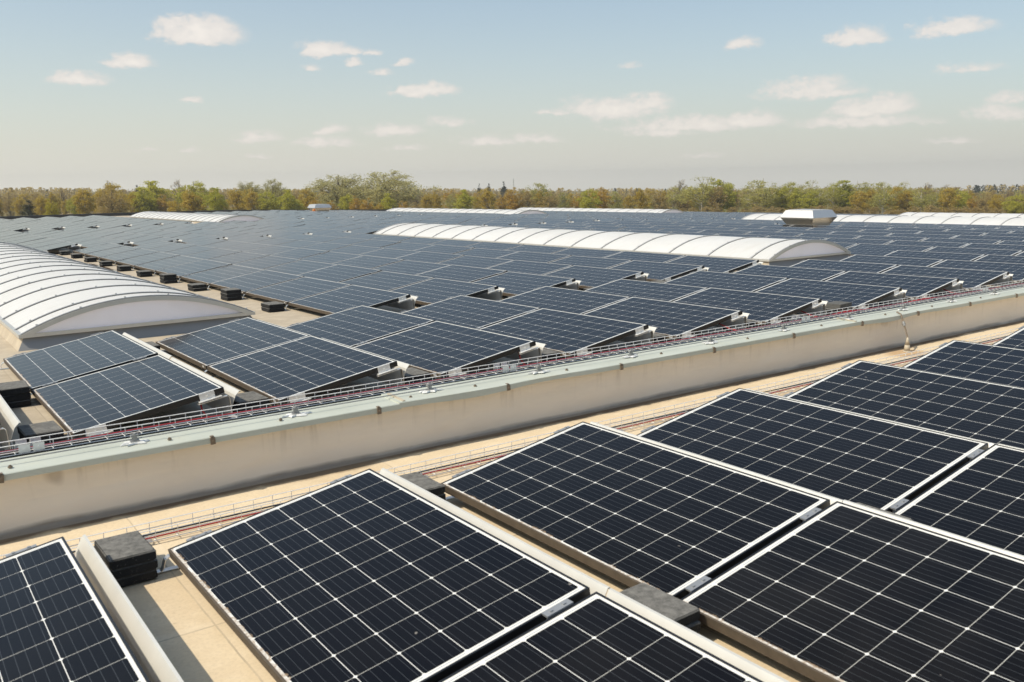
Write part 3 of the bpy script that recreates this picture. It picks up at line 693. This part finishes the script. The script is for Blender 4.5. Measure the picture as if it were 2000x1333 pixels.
for r, lab in ((0, 'short red lead hanging under the raised end of the first panel row behind the wall'), (2, 'short red lead hanging under the raised end of the third panel row behind the wall'),
               (4, 'red lead running from the fifth panel row behind the wall to the tray'), (5, 'red lead running from the sixth panel row behind the wall to the tray'), (7, 'red lead running from the eighth panel row behind the wall to the tray')):
    xh = x1(r) + HIX; z0 = zfar(xh, 2.3)
    if r < 4: P = [(xh - .15, 2.30, z0 + .185), (xh - .155, 2.25, z0 + .12), (xh - .13, 2.235, z0 + .075), (xh - .09, 2.25, z0 + .055), (xh - .05, 2.32, z0 + .04)]
    else: P = [(xh - .30, 2.32, z0 + .16), (xh - .26, 2.20, z0 + .11), (xh - .14, 1.95, z0 + .06), (xh + .05, 1.62, z0 + .10), (xh + .16, 1.32, z0 + .30), (xh + .22, 1.17, .262), (xh + .45, 1.14, .26)]
    cable('red_cable', lab, MT['red'], P, .0065)

# ------------------------------------------------------------------ ballast slabs
def slab_mesh(seed, w, d, h):
    rn = random.Random(seed); m = MB(); c = .008
    def ring(z, ins):
        return [(-w / 2 + ins, -d / 2 + ins + c, z), (-w / 2 + ins + c, -d / 2 + ins, z), (w / 2 - ins - c, -d / 2 + ins, z), (w / 2 - ins, -d / 2 + ins + c, z),
                (w / 2 - ins, d / 2 - ins - c, z), (w / 2 - ins - c, d / 2 - ins, z), (-w / 2 + ins + c, d / 2 - ins, z), (-w / 2 + ins, d / 2 - ins - c, z)]
    rs = []
    for z, ins in ((0, .006), (.006, 0), (h - .006, 0), (h, .006)):
        i = len(m.v); m.v += [(x + rn.uniform(-.002, .002), y + rn.uniform(-.002, .002), zz) for x, y, zz in ring(z, ins)]; rs.append(i)
    for a, b in zip(rs, rs[1:]):
        for k in range(8): m.f.append((a + k, a + (k + 1) % 8, b + (k + 1) % 8, b + k)); m.mi.append(0)
    m.f.append(tuple(rs[-1] + k for k in range(8))); m.mi.append(0); m.f.append(tuple(rs[0] + 7 - k for k in range(8))); m.mi.append(0)
    return m.mesh('ballast_slab', [MT['rubber']])
SL = [slab_mesh(s, .185, .285, .0435) for s in range(4)]; SW = [slab_mesh(s + 9, .225, .300, .050) for s in range(4)]
SF = [slab_mesh(s + 19, .225, .290, .052) for s in range(4)]
def stack(x, y, z, n, set_, h, where, seed, grp='black ballast slabs'):
    rn = random.Random(seed); nm = {1: ['only'], 2: ['lower', 'upper'], 3: ['bottom', 'middle', 'top'], 4: ['bottom', 'second', 'third', 'top']}[n]
    for k in range(n):
        o = link('ballast_slab', set_[(seed + k) % 4], None, (x + rn.uniform(-.006, .006), y + rn.uniform(-.006, .006), z + .0036 + k * (h + .0015)))
        o.rotation_euler = (0, 0, rn.uniform(-.035, .035) + (math.pi if rn.random() < .5 else 0))
        tag(o, f'{nm[k]} black ballast slab {where}', 'ballast slab', grp)
stack(-.152, .085, ZN, 3, SL, .0435, 'beside the low corner of the large left foreground panel', 1)
stack(1.238, .01, ZN, 3, SL, .0435, 'behind the upper corner of the first foreground panel', 2)
stack(1.262, -1.680, ZN, 3, SL, .0435, 'between the foreground rows at lower centre right', 3)
stack(2.640, -1.680, ZN, 3, SL, .0435, 'peeking over the panel edge at right centre', 4)
stack(-.140, -1.95, ZN, 3, SL, .0435, 'hidden behind the lower left panel row', 5)
for r in range(0, 9):
    xb = x1(r) - .135
    if r == 0: stack(xb, 2.53, zfar(xb, 2.5), 2, SW, .05, 'at the left end of the tray beside the first panel', 20); stack(xb, 3.90, zfar(xb, 4), 3, SW, .05, 'cut by the left edge beside the first panel', 21)
    elif r == 6:
        stack(xb - .08, 2.46, zfar(xb, 2.5), 2, SW, .05, 'under the broken grey slab by the tray at right', 26)
        m = MB(); m.box(-.14, .14, -.10, .10, 0, .055); g = m.mesh('concrete_slab', [MT['concrete']])
        o = link('concrete_slab', g, None, (xb + .0, 2.38, zfar(xb, 2.5) + .106)); o.rotation_euler = (0, 0, .12); tag(o, 'broken-edged grey concrete slab lying on black ballast by the tray', 'slab')
    else: stack(xb, 2.50, zfar(xb, 2.5), 2, SW, .05, f'by the tray below the {ordw(r)} panel row behind the parapet', 20 + r)
for r in range(2, 8):
    stack(B2[r] - .135, 5.92, zfar(B2[r], 6), 2, SW, .05, f'in the gap before the {ordw(r - 2)} row beyond the strip', 40 + r)
hts = [2, 3, 2, 3, 2, 2, 2, 2, 2, 2]
for k in range(10):
    y = 6.05 + (k + 1) * (PL + GAP) - .02
    stack(B2[2] - .205, y, zfar(3.5, y), hts[k], SF, .052, f'beside the left skylight, {ordw(k)} stack from the front', 60 + k, 'ballast slabs on the path beside the left skylight')
stack(.99 + .26, 5.45, zfar(1.2, 5.4), 2, SW, .05, 'in front of the left skylight behind the first panels', 80)

# ------------------------------------------------------------------ barrel skylights
def skylight(x0, x1_, y0, y1, label, endbay=.45, bay=1.06, hc=.155, sag=.30, detail=True):
    xm = (x0 + x1_) / 2; zc = zfar(xm, y0)
    t = thing('barrel_skylight', label, 'skylight', (xm, y0, zc), 'white barrel skylights on the far roof'); t.rotation_euler = rot_for(xm, False)
    w = (x1_ - x0) / 2; Ln = y1 - y0; rad = (w * w + sag * sag) / (2 * sag); a0 = math.asin(w / rad); SEG = 28
    def arc(k, off=0.0, wsc=1.0):
        a = -a0 + 2 * a0 * k / SEG; return (rad + off) * math.sin(a) * wsc, hc + (rad + off) * math.cos(a) - (rad - sag)
    c = MB(); f = .07; b = .03
    c.hexa([(-w - f, -f, -.05), (w + f, -f, -.05), (w + f, Ln + f, -.05), (-w - f, Ln + f, -.05), (-w + b, b, hc - .025), (w - b, b, hc - .025), (w - b, Ln - b, hc - .025), (-w + b, Ln - b, hc - .025)])
    c.mi = [0, 2, 0, 1, 0, 1]; link('curb', c.mesh('curb', [MT['curb'], MT['rooff'], MT['bounce_lid']]), t)  # grey end faces carry shade in their colour, long sides stay roof-coloured
    e = MB(); e.box(-w - .02, -w + .05, -.02, Ln + .02, hc - .025, hc + .012); e.box(w - .05, w + .02, -.02, Ln + .02, hc - .025, hc + .012)
    e.box(-w + .05, w - .05, -.02, .03, hc - .025, hc + .012); e.box(-w + .05, w - .05, Ln - .03, Ln + .02, hc - .025, hc + .012); link('eave_frame', e.mesh('eave_frame', [MT['eave']]), t)
    v = MB()
    for k in range(SEG + 1):
        x, z = arc(k); v.v += [(x, -.015, z), (x, Ln + .015, z)]
    for k in range(SEG): v.f.append((2 * k, 2 * k + 2, 2 * k + 3, 2 * k + 1)); v.mi.append(0)
    link('vault', v.mesh('vault', [MT['vault']], True), t)
    for yy in (.012, Ln - .012):
        g = MB(); pts = [arc(k, -.012) for k in range(SEG + 1)]; i = 0
        g.v += [(x, yy, max(z, hc)) for x, z in pts] + [(x, yy, hc) for x, z in pts]
        for k in range(SEG): g.f.append((k, k + 1, SEG + 2 + k, SEG + 1 + k) if yy > 1 else (k + 1, k, SEG + 1 + k, SEG + 2 + k)); g.mi.append(0)
        link('gable_panel', g.mesh('gable_panel', [MT['gable']]), t)
    def ribm(y, wd, end=False):
        r = MB()
        for k in range(SEG):
            for (o0, o1, ya, yb, mi) in ((-.002, .016, -wd / 2, wd / 2, 0), (-.002, .009, -wd / 2 - .011, -wd / 2, 1), (-.002, .009, wd / 2, wd / 2 + .011, 1)):
                A0, A1, B0, B1 = arc(k, o0), arc(k, o1), arc(k + 1, o0), arc(k + 1, o1)
                r.hexa([(A0[0], y + ya, A0[1]), (B0[0], y + ya, B0[1]), (B0[0], y + yb, B0[1]), (A0[0], y + yb, A0[1]), (A1[0], y + ya, A1[1]), (B1[0], y + ya, B1[1]), (B1[0], y + yb, B1[1]), (A1[0], y + yb, A1[1])], mi)
            if end and abs(y) < 1:
                A0, A1, B0, B1 = arc(k, -.045), arc(k, .004), arc(k + 1, -.045), arc(k + 1, .004)
                r.hexa([(A0[0], -.024, max(A0[1], hc)), (B0[0], -.024, max(B0[1], hc)), (B0[0], .008, max(B0[1], hc)), (A0[0], .008, max(A0[1], hc)), (A1[0], -.024, A1[1]), (B1[0], -.024, B1[1]), (B1[0], .008, B1[1]), (A1[0], .008, A1[1])], 2)
        if detail:
            for k in range(2, SEG, 5):
                a = arc(k, .016); r.tube([(a[0], y, a[1]), (a[0], y, a[1] + .012)], .012, 6, 0)
        return r.mesh('rib', [MT['rib'], MT['gasket'], MT['eave']])
    ys = [.012, endbay]
    while ys[-1] + bay < Ln - endbay * .6: ys.append(ys[-1] + bay)
    ys.append(Ln - .012)
    mid = ribm(0, .038)
    for k, y in enumerate(ys):
        if k == 0: link('rib', ribm(y, .030, True), t)
        else: link('rib', mid, t, (0, y, 0))
skylight(.30, 2.79, 6.62, 22.5, 'big white barrel skylight with dark ribs at the left edge of the roof')
skylight(12.60, 15.12, 6.72, 22.5, 'long white barrel skylight in the middle of the panel field')
skylight(13.0, 15.5, 39.5, 57.0, 'small distant white barrel skylight at left near the far roof edge', detail=False)
skylight(30.8, 33.3, 39.5, 56.2, 'distant barrel skylight at centre showing its rounded end, left of the two', detail=False)
skylight(43.3, 45.8, 39.9, 57.0, 'farthest barrel skylight at centre, right of and behind its neighbour', detail=False)
skylight(30.9, 33.4, 6.7, 22.7, 'distant barrel skylight at right behind the steel ventilator', detail=False)
skylight(43.3, 45.8, 6.7, 22.7, 'barrel skylight at far right, the rearmost one just above the other', detail=False)

# ------------------------------------------------------------------ roof ventilators
def ventilator(x, y, label, box):
    t = thing('roof_ventilator', label, 'ventilator', (x, y, zfar(x, y)), 'steel roof ventilators')
    def frus(m, a, b, z0, z1): m.hexa([(-a, -a, z0), (a, -a, z0), (a, a, z0), (-a, a, z0), (-b, -b, z1), (b, -b, z1), (b, b, z1), (-b, b, z1)])
    m = MB(); frus(m, .54, .47, -.08, .21); link('base', m.mesh('base', [MT['curb']]), t)
    m = MB(); frus(m, .45, .625, .213, .49); link('lower_hood', m.mesh('lower_hood', [MT['steel']]), t)
    m = MB(); frus(m, .64, .51, .496, .725); m.box(-.45, .38, -.47, .47, .725, .74); link('upper_hood', m.mesh('upper_hood', [MT['steel_bright']]), t)
    m = MB(); m.box(-.633, .633, -.633, .633, .4905, .4955); link('rim', m.mesh('rim', [MT['alu']]), t)
    if box:
        m = MB(); m.box(-.63, -.47, -.45, -.24, .26, .38); m.box(-.59, -.51, -.49, -.45, .28, .34); link('motor_box', m.mesh('motor_box', [MT['orange']]), t)
ventilator(*VENT1, 'large stainless steel roof ventilator hood among the panels at right', False)
ventilator(*VENT2, 'distant steel ventilator hood with orange box before the trees at left centre', True)

# ------------------------------------------------------------------ trees
def tree_proto(kind, seed):
    """unit tree of height 1 m scaled later: returns (trunk mesh, crown mesh)"""
    rn = random.Random(seed); H = 10.0
    spec = dict(olive=(.06, .25, .56, 105, 62, 'f_olive', 'birch'), green=(.08, .30, .56, 115, 64, 'f_green', 'bark'), willow=(.02, .46, .56, 260, 66, 'f_willow', 'bark'),
                brown=(.02, .32, .54, 110, 46, 'f_brown', 'bark'), rust=(.05, .26, .56, 105, 60, 'f_rust', 'birch'), yellow=(.04, .27, .55, 100, 62, 'f_yellow', 'bark'),
                poplar=(.16, .32, .50, 112, 52, 'f_poplar', 'birch'), bare=(.10, .32, .50, 70, 14, 'f_brown', 'bark'), conifer=(.02, .24, .5, 110, 60, 'f_conifer', 'bark'))[kind]
    base, rad, hgt, ncl, nl, fm, bm = spec
    t = MB(); c = MB(); lean = (rn.uniform(-.4, .4), rn.uniform(-.4, .4))
    trunk = [(0, 0, -.3), (lean[0] * .3, lean[1] * .3, H * .3), (lean[0] * .8, lean[1] * .8, H * .62), (lean[0], lean[1], H * .93)]
    t.tube(trunk, .16 if kind != 'willow' else .3, 6, 0, .03)
    def on_trunk(f):
        k = min(2, int(f * 3)); g = f * 3 - k; a, b = Vector(trunk[k]), Vector(trunk[k + 1]); return a.lerp(b, g)
    lobes = []
    if kind != 'conifer':
        for k in range(8 if kind == 'willow' else 5):
            a = rn.uniform(0, 6.28); rr = rn.uniform(.2, .68) * rad * H
            lobes.append((Vector((rr * math.cos(a), rr * math.sin(a), H * rn.uniform(base + .28, .90 - .12 * rr / (rad * H)))), rn.uniform(.45, .80)))
        lobes.append((Vector((lean[0], lean[1], H * .80)), .7))
    for k in range(ncl):
        if kind == 'conifer':
            z = H * (base + (1 - base) * (1 - math.sqrt(rn.random()))); rr = rad * H * (1 - z / H) ** .8 * rn.uniform(.35, 1.0); a = rn.uniform(0, 6.28)
            p = Vector((rr * math.cos(a) + lean[0] * z / H, rr * math.sin(a) + lean[1] * z / H, z)); sz = .42 + .5 * (1 - z / H)
        else:
            d = Vector((rn.gauss(0, 1), rn.gauss(0, 1), rn.gauss(0, 1))).normalized(); f = rn.random() ** .36
            out_ = .86 + .40 * noise.noise((d.x * 1.6 + seed * 3.7, d.y * 1.6, d.z * 1.6)) + .22 * noise.noise((d.x * 4 + seed, d.y * 4, d.z * 4)); out_ = max(.45, out_)
            mz = H * (base + .92) / 2; taper = 1.0 if d.z > -.2 else .86
            p = Vector((lean[0] * .6 + d.x * f * out_ * rad * H * taper, lean[1] * .6 + d.y * f * out_ * rad * H * taper, mz + d.z * f * min(1.05, out_ + .1) * H * (.98 - base) / 2))
            p.z = max(H * base + .2, min(H * .985, p.z)); sz = rn.uniform(.45, .85) * (1.2 if kind == 'willow' else 1)
        # limb to the clump
        q = on_trunk(min(.98, max(.15, p.z / H * .72)));
        if k % (3 if kind != 'bare' else 1) == 0:
            mid = q.lerp(p, .55) + Vector((rn.uniform(-.25, .25), rn.uniform(-.25, .25), rn.uniform(.0, .35)))
            t.tube([q, mid, p], .05 if k % 3 else .075, 3, 0, .012, False)
        # fine twigs
        ntw = 8 if kind in ('willow', 'brown', 'bare', 'poplar') else 3
        if kind == 'bare': ntw = 22
        for _ in range(ntw):
            e = p + Vector((rn.gauss(0, .45), rn.gauss(0, .45), rn.gauss(.12, .4))) * (1.5 if kind == 'bare' else .7) * sz; w = .022
            s = p.lerp(q, rn.uniform(0, .25)); o = Vector((rn.uniform(-1, 1), rn.uniform(-1, 1), 0)).normalized() * w
            c.face([s - o, s + o, e], 1)
        for _ in range(nl):
            dv = Vector((max(-1, min(1, rn.gauss(0, .46))), max(-1, min(1, rn.gauss(0, .46))), max(-.8, min(.8, rn.gauss(0, .42))))) * sz
            a = p + dv; out = Vector((a.x, a.y, (a.z - H * (base + .3)) * 1.2)).normalized()
            nn = (out * .25 + Vector((-.12, 0, .12)) + Vector((rn.gauss(0, 1), rn.gauss(0, 1), rn.gauss(0, .75)))).normalized()
            u = nn.orthogonal().normalized(); u = Matrix.Rotation(rn.uniform(0, 6.28), 3, nn) @ u; v = nn.cross(u)
            s1 = rn.uniform(.07, .155) * (.78 if kind in ('willow', 'poplar') else 1); s2 = s1 * rn.uniform(.6, 1.0)
            if kind == 'conifer': u = (u + Vector((p.x, p.y, -1)) * .3).normalized(); v = u.orthogonal().normalized(); s1 *= 1.6; s2 *= .5
            c.face([a - u * s1, a - v * s2, a + u * s1, a + v * s2], 0)
    return t.mesh('trunk', [MT[bm]]), c.mesh('crown', [MT[fm], MT['twig']])
PROTO = {}
for kd, n in (('olive', 4), ('green', 3), ('willow', 2), ('brown', 4), ('rust', 3), ('yellow', 1), ('poplar', 4), ('bare', 2), ('conifer', 2)):
    PROTO[kd] = [tree_proto(kd, hash((kd == 'x', n)) % 97 + 31 * k + len(kd)) for k in range(n)]
NAME = dict(olive=('birch_tree', 'olive-gold birch', 'birch'), green=('leafy_tree', 'fresh green tree', 'tree'), willow=('willow_tree', 'pale willow', 'tree'), brown=('budding_tree', 'brown budding tree', 'tree'),
            rust=('birch_tree', 'rust-coloured birch', 'birch'), yellow=('yellow_tree', 'bright yellow-leaved tree', 'tree'), poplar=('poplar_tree', 'pale green light-stemmed tree', 'tree'),
            bare=('bare_tree', 'bare grey-brown tree', 'tree'), conifer=('conifer_tree', 'dark conifer', 'conifer'))
FOG_GROUP = 'trees of the wood beyond the roof'
def plant(px, dist, top, kd, wide, label, i):
    dist *= 1.28
    d = ray(px, top); h = Vector((d.x, d.y)); e = d.z / h.length; h.normalize(); P = Vector((CAM.x + h.x * dist, CAM.y + h.y * dist))
    zg = zground(P.x, P.y); H = max(2.0, CAM.z + e * dist - zg); nm, lb, ct_ = NAME[kd]; rn = random.Random(i * 7 + 1)
    tm, cm = PROTO[kd][i % len(PROTO[kd])]
    t = thing(nm, label, ct_, (P.x, P.y, zg), FOG_GROUP); s = H / 10.0
    t.scale = (s * wide * 1.12, s * wide * 1.12, s); t.rotation_euler = (0, 0, rn.uniform(0, 6.28))
    link('trunk', tm, t); link('crown', cm, t)
rn = random.Random(11)
# landmark trees: (px, distance, top px, kind, width factor, label)
marks = [(52, 150, 388, 'conifer', 1.5, 'broad dark conifer standing at the left end of the tree belt'),
    (97, 165, 383, 'yellow', .75, 'small bright yellow-leaved tree next to the dark conifer at left'),
    (76, 190, 378, 'olive', 1.0, 'olive-gold birch between the dark conifer and the yellow tree'),
    (102, 215, 372, 'olive', .8, 'olive-gold birch rising behind the yellow tree'),
    (215, 205, 352, 'olive', 1.3, 'tall thin-topped olive birch left of the two bright green trees'),
    (218, 216, 348, 'bare', .9, 'bare thin-twigged treetop poking above the olive birch at left'),
    (298, 215, 350, 'green', 1.88, 'broad fresh green tree, left one of the bright green pair'),
    (372, 215, 349, 'green', 1.56, 'fresh green tree with open crown, right one of the bright green pair'),
    (348, 222, 347, 'bare', .8, 'bare grey treetop between the two bright green trees'),
    (487, 215, 351, 'willow', .95, 'small rounded pale willow, left of two small willows'),
    (532, 212, 350, 'willow', 1.0, 'small rounded pale willow, right of two small willows'),
    (655, 205, 337, 'willow', 1.75, 'large pale rounded willow, left one of the big pair'),
    (755, 200, 334, 'willow', 1.95, 'large pale rounded willow, right one of the big pair'),
    (935, 420, 359, 'conifer', .8, 'dark spiky conifer, leftmost of the three above the wood at centre'),
    (955, 420, 357, 'conifer', .8, 'dark spiky conifer, middle one of the three above the wood'),
    (984, 420, 355, 'conifer', 1.1, 'dark spiky conifer, rightmost and biggest of the three above the wood'),
    (266, 400, 360, 'conifer', 1.0, 'dark conifer top behind the olive trees at left'),
    (1330, 330, 348, 'bare', 1.2, 'bare reddish-brown treetop above the middle of the tree belt'),
    (1052, 215, 355, 'poplar', 1.35, 'pale green upright tree at the centre of the belt'),
    (1372, 215, 345, 'poplar', 2.03, 'broad pale green tree, leftmost of the tall right-hand group'),
    (1410, 218, 348, 'green', 1.50, 'green-crowned tree right of the broad pale green one'),
    (1490, 215, 343, 'poplar', 1.76, 'tall pale green tree above the left part of the ventilator'),
    (1545, 220, 353, 'poplar', 1.62, 'pale green tree rising above the big steel ventilator'),
    (1590, 222, 352, 'poplar', 1.49, 'pale green tree to the right above the ventilator'),
    (1648, 220, 349, 'green', 1.50, 'full green tree, left of the open pale one at right'),
    (1676, 222, 348, 'poplar', 1.49, 'open pale tree beside the full green one at right'),
    (1722, 224, 353, 'poplar', 1.35, 'pale green tree with open crown in the right belt'),
    (1772, 226, 355, 'poplar', 1.35, 'pale tree with leaning white stem in the right belt'),
    (1806, 228, 354, 'bare', 1.0, 'bare pinkish-brown treetop in the right belt'),
    (1850, 228, 357, 'bare', 1.2, 'second bare pinkish-brown treetop nearer the right edge'),
    (1882, 225, 371, 'green', 1.00, 'slim green tree in front of the brown wood at right'),
    (1985, 205, 374, 'green', 1.38, 'dense olive-green tree at the right edge of the field')]
for i, m_ in enumerate(marks): plant(*m_, i)
# front rank, left to right
front = []
px = -30.0; i = 100
while px < 2050:
    if px < 140: kd, dist, top = rn.choice(['olive', 'olive', 'brown']), rn.uniform(200, 235), rn.uniform(380, 390)
    elif px < 600: kd, dist, top = rn.choice(['olive', 'olive', 'olive', 'green', 'green', 'rust', 'brown']), rn.uniform(165, 205), rn.choice([rn.uniform(362, 372), rn.uniform(370, 388)])
    elif px < 830: kd, dist, top = rn.choice(['rust', 'rust', 'olive', 'brown', 'green']), rn.uniform(160, 190), rn.uniform(374, 394)
    elif px < 1340: kd, dist, top = rn.choice(['olive', 'olive', 'rust', 'brown', 'green', 'poplar']), rn.uniform(185, 225), rn.choice([rn.uniform(362, 370), rn.uniform(368, 382)])
    elif px < 1880: kd, dist, top = rn.choice(['brown', 'poplar', 'brown', 'poplar', 'green', 'olive']), rn.uniform(208, 226), rn.choice([rn.uniform(356, 366), rn.uniform(364, 384)])
    else: kd, dist, top = rn.choice(['brown', 'brown', 'rust', 'olive']), rn.uniform(205, 230), rn.uniform(373, 384)
    front.append((px, dist, top, kd)); px += rn.uniform(17, 31)
zones = [(-60, 140, 'by the yellow tree at left'), (140, 290, 'left of the two bright green trees'), (290, 470, 'below the two bright green trees'), (470, 600, 'before the two small willows'),
         (600, 830, 'at the foot of the big willows'), (830, 1020, 'right of the big willows'), (1020, 1180, 'behind the farthest pair of skylights'), (1180, 1360, 'at the centre right of the belt'),
         (1360, 1520, 'left of the big ventilator'), (1520, 1660, 'behind the big ventilator'), (1660, 1860, 'at the edge of the right field'), (1860, 2100, 'at the far right')]
cnt = {}
for px, dist, top, kd in front:
    z = [q for q in zones if q[0] <= px < q[1]]; zn = z[0][2] if z else 'at the far right'
    k = cnt.get((zn, kd), 0); cnt[(zn, kd)] = k + 1
    plant(px, dist, top, kd, rn.uniform(.95, 1.35), f'{NAME[kd][1]} {zn}, {ordw(k)} such from left', i); i += 1
# second rank: fills the gaps between the front crowns, told apart by nothing but their kind
for rank, (d0, d1, t0, t1, step) in enumerate(((235, 270, 366, 377, 26), (300, 360, 367, 373, 30))):
    px = -40.0
    while px < 2060:
        hor = 354.5 - (px - 1000) * .016
        kd = rn.choice(['olive', 'brown', 'brown', 'rust', 'bare'] if px < 1300 else ['brown', 'brown', 'poplar', 'olive', 'bare'])
        off = 6 if px < 120 or px > 1880 else 0
        plant(px, rn.uniform(d0, d1), rn.uniform(t0, t1) + off - 7 * (px > 1300), kd, rn.uniform(1.0, 1.4), f'{NAME[kd][1]} half hidden in the back ranks of the wood', i); i += 1
        px += rn.uniform(step * .7, step * 1.3)
# low shrubs under the right-hand trees
k = 0
px = 1300.0
while px < 1960:
    plant(px, rn.uniform(196, 206), rn.uniform(398, 406), 'brown', rn.uniform(1.4, 2.2), f'low brown shrub under the right-hand trees, {ordw(k)} from the left', i); i += 1; k += 1; px += rn.uniform(18, 34)

def far_wood():
    m = MB(); rn = random.Random(3)
    for k in range(760):
        px = rn.uniform(-120, 2120); dist = rn.uniform(560, 760)
        d = ray(px, 380); h = Vector((d.x, d.y)).normalized(); cxx, cyy = CAM.x + h.x * dist, CAM.y + h.y * dist; zg = zground(cxx, cyy)
        top = 8.3 + .8 * noise.noise((px * .01, 3, 0)) + rn.uniform(-1.0, .5) + (2.2 if px > 1890 else 0) + (.6 if px < 200 else 0)
        con = rn.random() < (.6 if px > 1880 else .08)
        for _ in range(110):
            z = zg + top * rn.uniform(.15, 1); r = 3.0 * math.sqrt(max(.02, 1 - ((z - zg) / top) ** (1.2 if con else 3)))
            p = Vector((cxx + rn.gauss(0, r * .5), cyy + rn.gauss(0, r * .5), z)); u = Vector((rn.gauss(0, 1), rn.gauss(0, 1), rn.gauss(0, 1))).normalized(); v = u.orthogonal(); s = rn.uniform(.25, .5)
            m.face([p - u * s, p - v * s, p + u * s, p + v * s], 1 if con else (0 if rn.random() < .8 else 2))
    o = link('distant_forest', m.mesh('distant_forest', [MT['f_brown'], MT['f_conifer'], MT['f_olive']])); o['kind'] = 'stuff'
    tag(o, 'low brown distant forest on the horizon behind the tree belt', 'forest')
far_wood()

def build_haze():
    m, nt, b = new_mat('haze_air'); nt.nodes.remove(b)
    v = nt.nodes.new('ShaderNodeVolumePrincipled'); v.inputs['Color'].default_value = (.95, .94, .90, 1); v.inputs['Density'].default_value = .00034; v.inputs['Anisotropy'].default_value = .35
    nt.links.new(v.outputs[0], nt.nodes['Material Output'].inputs['Volume'])
    h = MB(); h.box(-260, 1150, -260, 1150, -34, 16.5)
    o = link('haze', h.mesh('haze', [m])); o['kind'] = 'stuff'
    tag(o, 'thin pale spring haze lying between the roof and the far trees', 'haze')
build_haze()

def build_mast():
    d = ray(1003, 350); h = Vector((d.x, d.y)); e = d.z / h.length; h.normalize(); D = 520; x, y = CAM.x + h.x * D, CAM.y + h.y * D; zg = zground(x, y); H = CAM.z + e * D - zg
    t = thing('radio_mast', 'thin pale radio mast rising above the wood at the centre', 'mast', (x, y, zg))
    m = MB(); w = .45
    for k in range(3):
        a = k * 2.094; m.tube([(w * math.cos(a), w * math.sin(a), 0), (w * .35 * math.cos(a), w * .35 * math.sin(a), H)], .09, 5)
    for k in range(12):
        z0, z1 = H * k / 12, H * (k + 1) / 12; f0, f1 = 1 - .65 * k / 12, 1 - .65 * (k + 1) / 12
        for j in range(3):
            a, b_ = j * 2.094, (j + 1) * 2.094; m.tube([(w * f0 * math.cos(a), w * f0 * math.sin(a), z0), (w * f1 * math.cos(b_), w * f1 * math.sin(b_), z1)], .05, 4)
    link('lattice', m.mesh('lattice', [MT['alu']]), t)
    m = MB(); m.tube([(0, 0, H - .2), (0, 0, H + 1.2)], .06, 5); m.box(-.25, .25, .1, .3, H - 1.6, H - .2); link('antenna', m.mesh('antenna', [MT['bracket']]), t)
build_mast()
